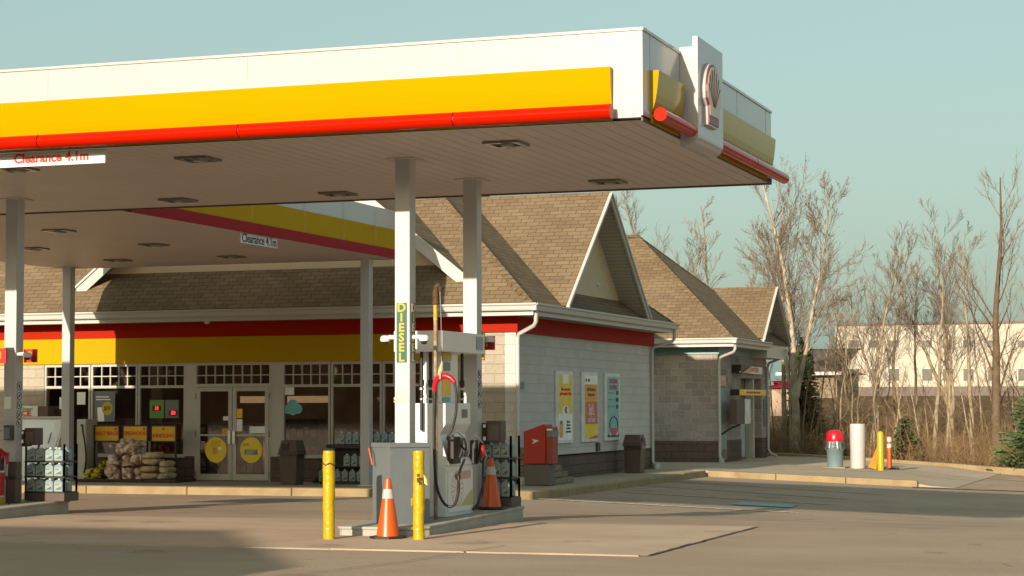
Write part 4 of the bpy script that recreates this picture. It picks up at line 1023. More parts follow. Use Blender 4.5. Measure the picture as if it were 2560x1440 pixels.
# the fuel pump
def pump(t, X1, Y0, zb, L=.98, D=.48, full=True, red=False):
    X0, Y1 = X1-D, Y0+L; zt = 1.60
    MB().box(X0, X1, Y0, Y1, zb, .80).build('cabinet', 'pump', t, bevel=.01)
    MB().box(X1+.001, X1+.016, Y0+.05, Y1-.04, zb+.05, .735).build('door_panel', 'pump', t, bevel=.006)
    y, z = Y0+.36, .50
    b = MB(); n = 30
    for k in range(15):
        a0, a1 = R(k*24+3), R(k*24+20); r0, r1 = .06, .2
        b.quad((X1+.0175, y+r0*math.cos(a0), z+r0*math.sin(a0)), (X1+.0175, y+r1*math.cos(a0), z+r1*math.sin(a0)), (X1+.0175, y+r1*math.cos(a1), z+r1*math.sin(a1)), (X1+.0175, y+r0*math.cos(a1), z+r0*math.sin(a1)))
    MB().prism([(X1+.0165, y+.215*math.cos(R(k*12)), z+.23*math.sin(R(k*12))) for k in range(30)], (.0005, 0, 0)).build('faded_print', mat('print_faded_red', (.58, .36, .28), .5, col2=(.6, .5, .44), scale=5), t)
    b.build('faded_print', 'pump', t)
    MB().prism([(X1+.0165, Y0+.46, zb+.12), (X1+.0165, Y1-.06, zb+.12), (X1+.0165, Y1-.06, zb+.33), (X1+.0165, Y0+.75, zb+.27)], (.0008, 0, 0)).build('faded_print', mat('print_faded_yellow', (.55, .46, .14), .5, col2=(.58, .54, .4), scale=5), t)
    MB().box(X1+.0165, X1+.0175, Y0+.28, Y1-.12, .62, .725).build('faded_print', mat('print_faded_orange', (.56, .27, .2), .5, col2=(.6, .46, .4), scale=4), t)
    # middle: sloping fascia with keypad, ledge
    P = [(X0, .80), (X1+.03, .80), (X1+.03, .84), (X1-.0, .88), (X1-.10, 1.20), (X1-.02, 1.33), (X1-.02, zt), (X0, zt)]
    MB().prism([(x, Y0+.03, z) for x, z in P], (0, L-.06, 0)).build('head', 'pump', t, bevel=.008)
    MB().box(X1-.019, X1-.012, Y0+.62, Y0+.82, 1.41, 1.52).build('display', 'lens', t)
    sl = lambda y0, y1, u0, u1, m, nm, e: MB().prism([(X1-.10*u0+.0+e, y0, .88+.32*u0), (X1-.10*u0+e, y1, .88+.32*u0), (X1-.10*u1+e, y1, .88+.32*u1), (X1-.10*u1+e, y0, .88+.32*u1)], (.006, 0, 0)).build(nm, m, t)
    for k in range(3):
        sl(Y0+.50+.13*k, Y0+.60+.13*k, .05, .42, 'jug_label', 'grade_button', .002); sl(Y0+.515+.13*k, Y0+.585+.13*k, .08, .22, 'dark', 'grade_button', .009)
    sl(Y0+.42, Y0+.52, .5, .95, 'grey_lit', 'card_reader', .003); sl(Y0+.44, Y0+.5, .8, .98, 'pink', 'card_reader', .01)
    # uprights, header and hanging hoses
    MB().box(X0+.08, X1-.12, Y0+.15, Y0+.75, zt, 2.28).build('upright', 'pump', t, bevel=.01)
    MB().box(X1-.118, X1-.110, Y0+.17, Y0+.46, 1.70, 1.93).build('poster', 'poster_yellow', t)
    MB().box(X1-.118, X1-.108, Y0+.17, Y0+.44, 1.62, 1.68).build('badge', 'teal', t)
    MB().box(X1-.118, X1-.100, Y0+.16, Y0+.42, 2.02, 2.13).build('price_display', 'lens', t)
    MB().box(X1-.118, X1-.095, Y0+.15, Y0+.45, 2.15, 2.25).build('grade_sign', 'sign_yellow', t)
    hy0, hy1 = 23.88, 25.66; hx0, hx1 = X1-.62, X1+.03; r = .22
    P = [(hx0, hy0), (hx1-.05, hy0), (hx1-.012, hy0+.015), (hx1, hy0+.05)]
    for k in range(1, 7):
        a = R(15*k); P.append((hx1-r+r*math.cos(a), hy1-r+r*math.sin(a)))
    P += [(hx0, hy1)]
    z0, z1 = at(1107, 878, Y=23.9).z, at(1107, 826, Y=23.9).z
    hd = MB().prism([(x, y, z0) for x, y in P], (0, 0, z1-z0)).build('header', 'pump', t, bevel=.008)
    MB().box(hx1+.001, hx1+.003, hy1-r-.26, hy1-r-.02, z0+.05, z1-.04).build('panel_print', 'jug', hd)
    def hang(x, y, zb_):
        b = MB().tube([(x, y, z0+.01), (x, y, zb_)], .022, 8)
        b.tube([(x, y, 1.9), (x, y, 1.82)], .034, 8); b.tube([(x, y, 1.70), (x, y, 1.68)], .03, 8)
        b.build('hanging_hose', 'black', t)
        MB().tube([(x, y, 1.80), (x, y, 1.77)], .035, 8).tube([(x, y, 1.665), (x, y, 1.64)], .027, 8).build('swivel', 'metal', t)
    hang(at(1054, 900, Y=24.1).x, 24.1, 1.25); hang(at(1076, 900, Y=24.2).x, 24.2, 1.3); hang(at(1155, 900, Y=25.1).x, 25.1, 1.45)
    MB().box(X0-.02, X0+.04, Y0+.05, Y0+.4, .9, 1.5).build('far_display', 'sign_red', t)
    return t
PX, PY = at(1112, 1290, Z=IZ(24.05)).x, at(1112, 1290, Z=IZ(24.05)).y
PX, PY = -9.30, 24.12
pm = thing('fuel_pump', (PX-.25, PY+.5, IZ(PY+.3)), 'white fuel pump with faded round print and header, beside the rusty pole', 'fuel pump')
pump(pm, PX, PY, IZ(PY+.2))
def nozzle(t, c, m_cover, s=1, boot=True):
    c = Vector(c)
    nz = MB().tube([c+Vector((0, -.03, -.12)), c+Vector((.02, .02, -.02)), c+Vector((.02, .07, .07)), c+Vector((0, .10, .13))], [.02, .032, .04, .028], 10).build('nozzle', 'black', t)
    MB().tube([c+Vector((.03, .06, .09)), c+Vector((.05, .02, .01)), c+Vector((.04, .02, -.08))], [.03, .035, .02], 10).build('grip_cover', m_cover, nz)
    MB().tube([c+Vector((.06, .05, .02)), c+Vector((.09, .08, -.05)), c+Vector((.05, .1, -.12))], .009, 6).tube([c+Vector((0.02, .1, .13)), c+Vector((-.01, -.02, .2)), c+Vector((-.03, -.06, .23))], .014, 6).build('lever', 'metal', nz)
zb = lambda py, Y: at(1110, py, Y=Y).z
MB().box(PX+.0, PX+.09, PY+.04, PY+.3, zb(1160, PY), zb(1092, PY)).build('nozzle_boot', 'brown_dark', pm, bevel=.01)
nozzle(pm, (PX+.13, PY+.17, zb(1122, PY)), 'black')
MB().box(PX+.0, PX+.08, PY+.86, PY+.98, zb(1160, PY+.9), zb(1100, PY+.9)).build('nozzle_boot', 'brown_dark', pm, bevel=.01)
nozzle(pm, (PX+.1, PY+.92, zb(1132, PY+.9)), 'sign_red')
hose = [(PX+.1, PY+.98, zb(1150, PY+.9)), (PX+.13, PY+1.02, .8), (PX+.12, PY+1.02, .5), (PX+.08, PY+.95, .28), (PX+.02, PY+.9, .20)]
MB().tube(hose, .015, 8).build('hose', 'black', pm)
# rusty hose pole with red hose guide
pl = thing('hose_pole', (-9.32, 23.85, IZ(23.85)), 'tall rusty yellow hose pole with curled top, hung with a red hose guide', 'pole')
X, Y = at(1089, 1000, Y=23.8).x, 23.8; zz = lambda py: at(1089, py, Y=Y).z
MB().tube([(X, Y, IZ(Y)), (X, Y, zz(800))], .026, 12).build('shaft', 'pole_rusty', pl)
MB().tube([(X, Y, zz(799.9)), (X, Y, zz(758))], .027, 12).build('painted_top', 'pole_yellow', pl)
pts = [(X, Y, zz(760)), (X, Y, zz(735)), (X+.005, Y, zz(722)), (X+.02, Y, zz(714)), (X+.045, Y, zz(712)), (X+.065, Y, zz(718)), (X+.062, Y, zz(727))]
MB().tube(pts, [.036, .038, .032, .028, .026, .024, .022], 12).build('gooseneck', 'rust', pl)
MB().lathe(X, Y, [(.04, zz(762)), (.045, zz(757)), (.04, zz(752))], 12).build('pipe_fitting', 'rust', pl)
MB().tube([(X+.06, Y, zz(727)), (X+.075, Y, zz(800)), (X+.08, Y, zz(915))], .004, 5).build('cable', 'jug_label', pl)
hx_ = lambda px: at(px, 1000, Y=Y-.05).x
pt = lambda px, py, dy=-.05: Vector((hx_(px), Y+dy, zz(py)))
MB().tube([pt(1086, 980), pt(1087, 962), pt(1093, 948), pt(1104, 941), pt(1116, 940), pt(1128, 946), pt(1137, 957)], [.022, .032, .039, .041, .039, .034, .026], 12).build('hose_guide', 'bin_red', pl)
MB().tube([pt(1100, 940, -.09), pt(1102, 925), pt(1106, 905)], [.02, .035, .01], 8).tube([pt(1105, 948, -.11), pt(1105, 935, -.11)], .014, 6).build('hanger', 'bag_kind', pl)
def smooth(P, n=6):
    out = []
    P = [P[0]]+P+[P[-1]]
    for i in range(1, len(P)-2):
        for k in range(n):
            t_ = k/n; a, b_, c, d = P[i-1], P[i], P[i+1], P[i+2]
            out.append(.5*((2*b_)+(-a+c)*t_+(2*a-5*b_+4*c-d)*t_*t_+(-a+3*b_-3*c+d)*t_*t_*t_))
    return out+[P[-2]]
h1 = smooth([pt(1136, 955), pt(1141, 985), pt(1140, 1030), pt(1131, 1070), pt(1118, 1096), pt(1108, 1102, .3)])
MB().tube(h1, .016, 8).build('hose', 'black', pl)
h2 = smooth([pt(1087, 975), pt(1085, 1050), pt(1086, 1150), pt(1092, 1215), pt(1106, 1252), pt(1123, 1266), pt(1138, 1257), pt(1146, 1225), pt(1147, 1185), pt(1143, 1150, .2)])
MB().tube(h2, .017, 8).build('hose', 'black', pl)

# ------------------------------------------------------------------ jugs and racks
def jug_proto(name, label_art=True, w_=.15, d=.10, h=.27):
    o = bpy.data.objects.new(name, None); ORG[o] = Vector((0, 0, 0)); COL.objects.link(o)
    P = [(-w_/2, 0), (w_/2, 0), (w_/2, h*.72), (w_*.2, h*.9), (-w_*.12, h*.93), (-w_/2, h*.78)]
    MB().prism([(x, -d/2, z) for x, z in P], (0, d, 0)).build('body', 'jug', o, bevel=.012)
    MB().tube([(-w_*.05, 0, h*.9), (-w_*.05, 0, h)], .022, 10).build('cap', 'txt_white', o)
    la = MB().box(-w_*.42, w_*.40, -d/2-.003, -d/2-.0005, h*.10, h*.60).build('label', 'jug_label', o)
    b = MB().prism([(-w_*.36, -d/2-.005, h*.16), (w_*.34, -d/2-.005, h*.16), (w_*.34, -d/2-.005, h*.42)], (0, .001, 0)).box(-w_*.32, w_*.1, -d/2-.005, -d/2-.004, h*.5, h*.56)
    b.build('label_art', 'jug_art', la)
    return o
JUG = jug_proto('fluid_jug'); USED = [False]
ORD = ['first', 'second', 'third', 'fourth', 'fifth', 'sixth', 'seventh', 'eighth', 'ninth', 'tenth', 'eleventh', 'twelfth']
def jug(x, y, z, label, group, rz=0, s=1):
    if not USED[0]:
        USED[0] = True; o = JUG; o.location = (x, y, z); o.rotation_euler = (0, 0, rz); o.scale = s if isinstance(s, tuple) else (s, s, s)
    else: o = dup(JUG, (x, y, z), rz, s)
    tag(o, label, 'jug', group)
    return o
def rack(px0, px1, ybase, pytop, shelves, label, where, grp, head, n=4, depth=.36):
    z0 = IZ(ybase); A = at(px0, 1260, Y=ybase).x; B = at(px1, 1260, Y=ybase).x
    t = thing('fluid_rack', ((A+B)/2, ybase, z0), label, 'rack', 'racks of windscreen fluid')
    MB().box(A, B, ybase, ybase+depth+.05, z0, z0+.13).build('plinth', 'brown', t, bevel=.01)
    zt = at(px0, pytop, Y=ybase).z
    b = MB()
    for x in (A+.015, (A+B)/2 if n > 4 else B-.015, B-.015):
        for y in (ybase+.02, ybase+depth): b.box(x-.012, x+.012, y-.012, y+.012, z0+.13, zt)
    b.build('post', 'dark', t)
    names = ['bottom', 'middle', 'top']
    H = (zt-z0-.13)/3.15; b = MB()
    for k in range(shelves):
        z = z0+.14+k*H
        MB().box(A, B, ybase, ybase+depth, z-.02, z).build('shelf', 'dark', t)
        nn = n
        wd = (B-A-.06)/nn
        for i in range(nn):
            for r_ in range(2):
                s = min(1.05, (H-.03)/.27)
                jug(A+.03+wd*(i+.5), ybase+.06+.16*r_, z+.001, ('%s fluid jug from the left, %s row, %s shelf of %s' % (ORD[i], ('front', 'back')[r_], names[k], where)), grp, rnd.uniform(-.08, .08), (min(1.25, wd/.158), 1.2, s))
        # end face jugs
        for r_ in range(0): pass
    return t
rack(1203, 1279, 26.05, 1090, 3, 'dark rack of fluid jugs on the island beside the fuel pump', 'the rack by the pump', 'fluid jugs on the rack by the fuel pump', True, 3)
rack(60, 160, 25.95, 1110, 3, 'dark rack of fluid jugs on the left pump island', 'the left island rack', 'fluid jugs on the left island rack', True, 4)
def towel_box(px0, px1, py0, py1, Y, label):
    a, c = at(px0, 1080, Y=Y).x, at(px1, 1080, Y=Y).x; z1, z0 = at(px0, py0, Y=Y).z, at(px0, py1, Y=Y).z
    t = thing('towel_dispenser', ((a+c)/2, Y, z0), label, 'dispenser', 'brown towel dispensers')
    m_ = a+(c-a)*.34
    MB().box(a, m_, Y-.02, Y+.22, z0, z1-.03).build('squeegee_bin', 'brown_dark', t, bevel=.01)
    MB().box(m_+.004, c, Y, Y+.22, z0+.02, z1).build('cabinet', 'brown', t, bevel=.012)
    MB().box(m_+.03, c-.03, Y-.006, Y-.001, z0+.05, z1-.05).build('door', mat('brown_grey', (.12, .09, .075), .5), t)
    MB().tube([(m_-.01, Y-.03, z1-.05), (m_-.01, Y-.03, z1-.09)], .02, 8).tube([(m_-.01, Y-.03, z0+.05), (m_-.01, Y-.03, z0+.1)], .02, 8).build('latch', 'poster_white', t)
towel_box(1195, 1252, 1052, 1110, 25.9, 'brown towel dispenser on the column behind the fuel pump')
towel_box(46, 88, 1070, 1116, 25.9, 'brown towel dispenser on the left column above the fluid rack')
# things on the left column and the left pump
t = thing('card_terminal', (-16.8, 25.68, 1.1), 'small dark payment terminal on the front of the left column', 'terminal')
a, c = at(14, 1080, Y=25.66).x, at(33, 1080, Y=25.66).x
MB().box(a, c, 25.60, 25.695, at(20, 1100, Y=25.66).z, at(20, 1063, Y=25.66).z).build('body', 'brown', t, bevel=.01)
MB().box(a+.012, c-.02, 25.594, 25.599, at(20, 1097, Y=25.66).z, at(20, 1069, Y=25.66).z).build('screen', 'bin_grey', t)
o = MB().box(at(22, 1, Y=25.69).x, at(38, 1, Y=25.69).x, 25.692, 25.698, at(30, 1022, Y=25.69).z, at(30, 992, Y=25.69).z).build('instruction_plate', 'poster_white'); tag(o, 'small white instruction plate on the front of the left column', 'plate')
lp = thing('fuel_pump', (-16.85, 25.0, IZ(24.6)), 'red, yellow and white fuel pump cut off by the left edge of the picture', 'fuel pump')
Yp, Yq = 24.3, 25.3; xe_ = at(11, 1200, Y=Yq).x; zl = lambda py: at(5, py, Y=Yq).z
MB().box(xe_-.5, xe_, Yp, Yq, IZ(Yp), zl(1174)).build('cabinet', 'pump', lp, bevel=.01)
MB().box(xe_+.001, xe_+.012, Yp+.03, Yq-.005, zl(1238), zl(1181)).build('red_panel', 'sign_red', lp); MB().box(xe_+.001, xe_+.012, Yp+.03, Yq-.005, zl(1279), zl(1242)).build('yellow_panel', 'sign_yellow', lp)
MB().box(xe_-.5, xe_-.08, Yp+.1, Yq-.3, zl(1173.5), zl(1010)).build('head', 'pump', lp, bevel=.02)
nz = MB().tube([(xe_-.03, Yq-.1, zl(1145)), (xe_+.0, Yq-.05, zl(1128)), (xe_+.05, Yq-.02, zl(1133)), (xe_+.06, Yq-.02, zl(1160))], [.06, .055, .04, .02], 10).build('nozzle', 'bin_red', lp)
MB().tube([(xe_+.06, Yq-.02, zl(1160)), (xe_+.05, Yq-.02, zl(1190))], .012, 8).build('spout', 'metal', nz)
MB().box(-18.2, at(-4, 880, Y=25.35).x, 23.9, 25.35, 2.2, 2.55).build('header', 'pump', lp, bevel=.02)  # out-of-view header added so its shade falls on the left column
MB().box(xe_-.45, xe_-.2, Yp+.2, Yq-.35, zl(1009), 2.2).build('upright', 'pump', lp)
MB().box(xe_-.06, xe_+.02, Yq-.2, Yq-.04, zl(1176), zl(1140)).build('nozzle_boot', 'dark', lp)
MB().tube(smooth([Vector((xe_+.05, Yq-.01, zl(1190))), Vector((xe_+.07, Yq, zl(1240))), Vector((xe_+.09, Yq, zl(1282)))]), .015, 8).build('hose', 'black', lp)
t = thing('rubbish_bin', (-16.7, 25.3, IZ(25.3)), 'dark brown rubbish bin with a pale liner at the foot of the left column', 'bin')
a, c = at(13, 1200, Y=25.5).x, at(40, 1200, Y=25.5).x
MB().box(a, c, 25.5, 25.64, IZ(25.3), at(20, 1156, Y=25.2).z).build('body', 'brown', t, bevel=.015)
MB().box(a-.01, c+.015, 25.49, 25.65, at(20, 1200, Y=25.2).z, at(20, 1192, Y=25.2).z).build('liner', 'bag_film', t, bevel=.01)

# ------------------------------------------------------------------ along the shop front
WZ = lambda x, y: gz(x, y)+.15
Yk = 39.35; zk = WZ(-21, Yk)
X_ = lambda px, Y=Yk: at(px, 1150, Y=Y).x
Z_ = lambda py, Y=Yk: at(400, py, Y=Y).z
t = thing('display_base', (X_(320), Yk, zk), 'low dark display base carrying the firewood, salt and kindling bags', 'stand')
for k in range(3):
    a, c = X_(192)+(X_(440)-X_(192))*k/3, X_(192)+(X_(440)-X_(192))*(k+1)/3
    MB().box(a+.006, c-.006, Yk, Yk+.95, zk, Z_(1199)).build('tray', 'brown_dark', t, bevel=.02)
BZ = Z_(1199)
def frame_sign(pa, pb, s, label, logo):
    Y = Yk+.55; a, c = X_(pa, Y), X_(pb, Y); z1, z0 = Z_(1066, Y), Z_(1102, Y)
    t = thing('product_sign', ((a+c)/2, Y, BZ), label, 'sign', 'yellow product signs over the bags')
    b = MB().box(a-.03, a, Y, Y+.03, BZ, z1+.03).box(c, c+.03, Y, Y+.03, BZ, z1+.03).box(a, c, Y, Y+.03, z1, z1+.03).box(a, c, Y, Y+.03, z0-.03, z0)
    b.build('frame', 'brown_dark', t); MB().box(a, c, Y+.01, Y+.02, z0, z1).build('panel', mat('product_yellow', (.68, .40, .01), .5), t)
    text('lettering', s, .118, 'txt_red', t, ((a+c)/2, Y+.008, (z0+z1)/2-(.05 if logo else .0)), bold=.03, sx=.98)
    q = ((a+c)/2 if logo else c-.07); zz_ = z1-.06
    MB().prism([(q+.03*math.cos(R(k*30)), Y+.008, zz_+.03*math.sin(R(k*30))) for k in range(12)], (0, .001, 0)).build('logo', 'txt_brown', t)
frame_sign(237, 295, 'SALT BAGS', 'yellow SALT BAGS sign on a dark frame', False)
frame_sign(308, 366, 'FIREWOOD', 'yellow FIREWOOD sign on a dark frame', False)
frame_sign(379, 437, 'KINDLING', 'yellow KINDLING sign on a dark frame', True)
def bag_mesh(sx, sy, sz, seed, bumpy=.12):
    r = random.Random(seed); bm = bmesh.new(); bmesh.ops.create_icosphere(bm, subdivisions=3, radius=1)
    ph = [(Vector((r.uniform(-1, 1), r.uniform(-1, 1), r.uniform(-1, 1))).normalized(), r.uniform(2, 9), r.uniform(0, 6)) for _ in range(9)]
    b = MB()
    for v in bm.verts:
        c = v.co; e = .55; q = Vector([math.copysign(abs(u)**e, u) for u in c])
        d = 1+bumpy*sum(math.sin(a.dot(c)*f+p)/(1+f*.18) for a, f, p in ph)/2.2
        b.v.append((q.x*sx*d, q.y*sy*d, (q.z*d+1)*sz))
    b.f = [tuple(v.index for v in f.verts) for f in bm.faces]; b.sm = [bumpy < .2]*len(b.f); bm.free(); return b
def bag(name, px, py, hw, hh, m, label, cat, grp, seed, Y=None, rot=0, bump=.12):
    Y = Y or Yk+.25
    c = Vector((X_(px, Y), Y, Z_(py, Y))); s = 39.4/F
    b = bag_mesh(hw*s, .24, hh*s, seed, bump); cr, sr = math.cos(rot), math.sin(rot)
    b.v = [(c.x+x*cr-z*sr, c.y+y, c.z+x*sr+z*cr) for x, y, z in b.v]
    o = b.build(name, m); tag(o, label, cat, grp); return o
R2 = ['bottom', 'second', 'third', 'top']
for k, (px, py, hw, hh, ro) in enumerate([(228, 1199, 17, 9, 0), (252, 1199, 16, 11, .1), (236, 1186, 17, 8, .2), (262, 1183, 14, 10, .5), (268, 1168, 14, 8, .75)]):
    bag('salt_bag', px, py, hw, hh, 'bag_salt', ['yellow salt bag lying leftmost on the display base', 'yellow salt bag at the bottom beside the firewood', 'yellow salt bag in the middle of the slumped heap', 'tilted yellow salt bag against the firewood', 'topmost yellow salt bag of the heap'][k], 'bag', 'yellow salt bags', 20+k, None, ro, .22)
FW_ = [(292, 1199, 17, 19), (326, 1199, 17, 19), (355, 1199, 13, 17), (295, 1166, 17, 17), (326, 1168, 19, 17), (352, 1160, 12, 14), (303, 1138, 16, 14), (330, 1136, 20, 15), (318, 1112, 13, 8), (345, 1118, 18, 9), (290, 1118, 13, 5)]
FL = ['bottom left firewood bag next to the yellow salt', 'bottom middle firewood bag of the tall pile', 'bottom right firewood bag next to the kindling', 'firewood bag second from the bottom on the left of the pile', 'firewood bag in the centre of the pile', 'firewood bag in the pile beside the upper kindling bag', 'firewood bag high on the left of the pile', 'large firewood bag high in the middle of the pile', 'topmost firewood bag under the FIREWOOD sign', 'sagging firewood bag on the right shoulder of the pile', 'small firewood bag end sticking out left at the top']
for k, (px, py, hw, hh) in enumerate(FW_): bag('firewood_bag', px, py, hw, hh, 'bag_net', FL[k], 'bag', 'bags of firewood', 40+k, Yk+.25+.06*(k % 3), rnd.uniform(-.3, .3), .34)
KI = [(380, 1199, 26, 10), (417, 1199, 18, 10), (378, 1180, 26, 9), (418, 1182, 16, 9), (383, 1162, 26, 9), (418, 1166, 14, 8), (385, 1146, 27, 9)]
KL = ['bottom left kindling bag', 'bottom right kindling bag at the end of the base', 'kindling bag second from the bottom on the left', 'small kindling bag in the middle at the right', 'kindling bag just under the topmost one', 'upper small kindling bag at the right', 'topmost kindling bag under the KINDLING sign']
for k, (px, py, hw, hh) in enumerate(KI): bag('kindling_bag', px, py, hw, hh, 'bag_kind', KL[k], 'bag', 'bags of kindling', 70+k, Yk+.25+.05*(k % 2), rnd.uniform(-.06, .06), .13)
# brown bin by the doors
def brown_bin(px0, px1, pybase, pytop, pmid, Y, label, x=None, hole='front'):
    zz = lambda py: at(px0, py, Y=Y).z
    a, c = at(px0, 1150, Y=Y).x, at(px1, 1150, Y=Y).x; z0 = zz(pybase); d = .42
    t = thing('rubbish_bin', ((a+c)/2, Y+d/2, z0), label, 'bin')
    zm, zt = zz(pmid), zz(pytop); i = .03
    P = lambda e, z: [(a-e, Y-e, z), (c+e, Y-e, z), (c+e, Y+d+e, z), (a-e, Y+d+e, z)]
    def frus(e0, z0_, e1, z1_, nm, m):
        b = MB(); b.v = P(e0, z0_)+P(e1, z1_)
        for f in ((0, 3, 2, 1), (4, 5, 6, 7), (0, 1, 5, 4), (1, 2, 6, 5), (2, 3, 7, 6), (3, 0, 4, 7)): b.f.append(f); b.sm.append(False)
        return b.build(nm, m, t, bevel=.015)
    frus(-.02, z0, .0, zm, 'body', 'brown'); frus(.035, zm, .02, zm+.05, 'rim', 'brown')
    lid = frus(.02, zm+.051, -.03, zt, 'lid', 'brown')
    b = MB(); n = 22
    for k in range(n):                                   # liner edge hanging out under the rim
        x0_, x1_ = a-.02+(c-a+.04)*k/n, a-.02+(c-a+.04)*(k+1)/n
        h0, h1 = .05+.05*abs(math.sin(k*.9)), .05+.05*abs(math.sin((k+1)*.9))
        b.quad((x0_, Y-.03-.012*(k % 2), zm), (x0_, Y-.02, zm-h0), (x1_, Y-.02, zm-h1), (x1_, Y-.03-.012*((k+1) % 2), zm))
        y0_, y1_ = Y-.02+(d+.04)*k/n, Y-.02+(d+.04)*(k+1)/n
        b.quad((c+.03, y0_, zm), (c+.02, y0_, zm-h0), (c+.02, y1_, zm-h1), (c+.03, y1_, zm))
    b.build('liner', 'bag_film', t)
    if hole == 'front': MB().box(a+.06, c-.18, Y-.022, Y+.0, zm+.09, zt-.06).build('opening', 'black', lid)
    else: MB().box(c-.01, c+.022, Y+.08, Y+d-.08, zm+.10, zt-.08).build('opening', 'black', lid)
    return t
brown_bin(698, 741, 1214, 1101, 1136, 38.9, 'square brown rubbish bin with front opening right of the glass doors')
brown_bin(1559, 1602, 1183, 1087, 1115, 47.9, 'brown rubbish bin by the block wall near the far downspout', hole='side')
# store front rack of jugs, right of the bin
Ys = 39.6; zs = WZ(-17, Ys); A, B = X_(800, Ys), X_(985, Ys)
t = thing('fluid_rack', ((A+B)/2, Ys, zs), 'long black rack of fluid jugs under the shop window', 'rack', 'racks of windscreen fluid')
b = MB().box(A, B, Ys, Ys+.7, zs, Z_(1200, Ys)).box(A+.08, B, Ys+.12, Ys+.16, Z_(1160, Ys)-.02, Z_(1160, Ys)+.02).box(A+.05, B, Ys+.2, Ys+.7, Z_(1120, Ys), Z_(1110, Ys)).box(A+.05, B, Ys+.62, Ys+.7, zs, Z_(1110, Ys))
b.build('frame', 'dark', t, bevel=.01)
MB().box(A+.04, B, Ys+.1, Ys+.6, Z_(1163, Ys)-.02, Z_(1163, Ys)).build('shelf', 'dark', t)
for lv, (py, xs_, rn) in enumerate([(1200, range(806, 985, 19), 'lowest'), (1163, range(868, 985, 19), 'middle'), (1109.5, range(850, 985, 18), 'top')]):
    for i, px in enumerate(xs_):
        jug(X_(px, Ys+.15), Ys+.16+.1*(lv == 2), Z_(py, Ys)+.002, '%s fluid jug from the left on the %s level of the shop front rack' % (ORD[i], rn), 'fluid jugs on the shop front rack', rnd.uniform(-.1, .1), .97)
t = thing('broom', (X_(760), Yk+.5, zk), 'dark worn broom leaning between the brown bin and the jug rack', 'broom')
a, c = Vector((X_(783), Yk+.9, Z_(1145))), Vector((X_(793), Yk+1.1, Z_(1095))); e = Vector((X_(775), Yk+.7, Z_(1180)))
MB().tube([e, a, c], .012, 8).build('handle', 'metal', t)
b = MB()
for k in range(26):
    q = Vector((X_(758)+rnd.uniform(-.06, .1), Yk+.55+rnd.uniform(-.05, .05), zk+.01)); b.tube([e+Vector((rnd.uniform(-.01, .01), 0, .04)), q], [.01, .005], 4)
b.build('bristles', 'brown_dark', t)
# ice chest and air machine at the left
Yi = 39.4; zi = WZ(-24.5, Yi)
t = thing('ice_chest', (X_(120, Yi), Yi, zi), 'white slant-front ice chest behind the left column', 'freezer')
a, c = X_(48, Yi+.5), X_(156, Yi+.5)
MB().prism([(a, Yi+.15, zi), (a, Yi+.95, zi), (a, Yi+.95, Z_(1046, Yi)), (a, Yi+.6, Z_(1046, Yi)), (a, Yi+.15, Z_(1150, Yi))][::-1], (c-a, 0, 0)).build('body', 'pump', t, bevel=.02)
MB().prism([(a+.9, Yi+.12, Z_(1150, Yi)), (a+.9, Yi+.56, Z_(1052, Yi)), (a+.9, Yi+.6, Z_(1055, Yi)), (a+.9, Yi+.16, Z_(1154, Yi))][::-1], (c-a-.93, 0, 0)).build('door', 'txt_white', t, bevel=.015)
MB().tube([(a+.87, Yi+.3, Z_(1110, Yi)), (a+.87, Yi+.42, Z_(1082, Yi))], .015, 6).build('handle', 'metal', t)
MB().box(a-.01, c+.01, Yi+.55, Yi+.97, Z_(1046, Yi), Z_(1041, Yi)).build('lid_edge', 'gutter', t)
t = thing('ice_sign', (X_(90, Yi), Yi+.6, Z_(1041, Yi)), 'white ICE sign box standing on the ice chest', 'sign')
a, c, e = X_(40, Yi+.6), X_(93, Yi+.6), X_(117, Yi+.6)
MB().box(a, c, Yi+.6, Yi+.9, Z_(1041, Yi)+.002, Z_(1014, Yi)).build('panel', 'txt_white', t, bevel=.008)
MB().box(c+.004, e, Yi+.62, Yi+.9, Z_(1041, Yi)+.002, Z_(1014, Yi)).build('side_grille', 'brown', t)
text('lettering', 'ICE', .16, 'txt_red', t, (X_(62, Yi+.6), Yi+.597, Z_(1033, Yi+.6)), bold=.04, sx=1.3)
text('lettering', 'Bagged', .09, mat('letter_green', (.10, .25, .03), .5), t, (X_(68, Yi+.6), Yi+.597, Z_(1021, Yi+.6)))
t = thing('air_machine', (X_(195), 39.6, zi), 'pale grey air machine with a looped black hose behind the walkway column', 'machine')
b = MB(); a, c = X_(176), X_(199)
P = [(a, zi), (c, zi), (c+.02, Z_(1130)), (c-.0, Z_(1075)), (c+.0, Z_(1048)), (a, Z_(1048))]
MB().prism([(x, 39.6, z) for x, z in P], (0, .5, 0)).build('body', 'frame', t, bevel=.02)
MB().tube(smooth([Vector((X_(190), 39.55, Z_(1064))), Vector((X_(196), 39.5, Z_(1063))), Vector((X_(198), 39.5, Z_(1080))), Vector((X_(203), 39.5, Z_(1110))), Vector((X_(206), 39.5, Z_(1150))), Vector((X_(200), 39.5, Z_(1195)))]), .02, 8).build('hose', 'black', t)

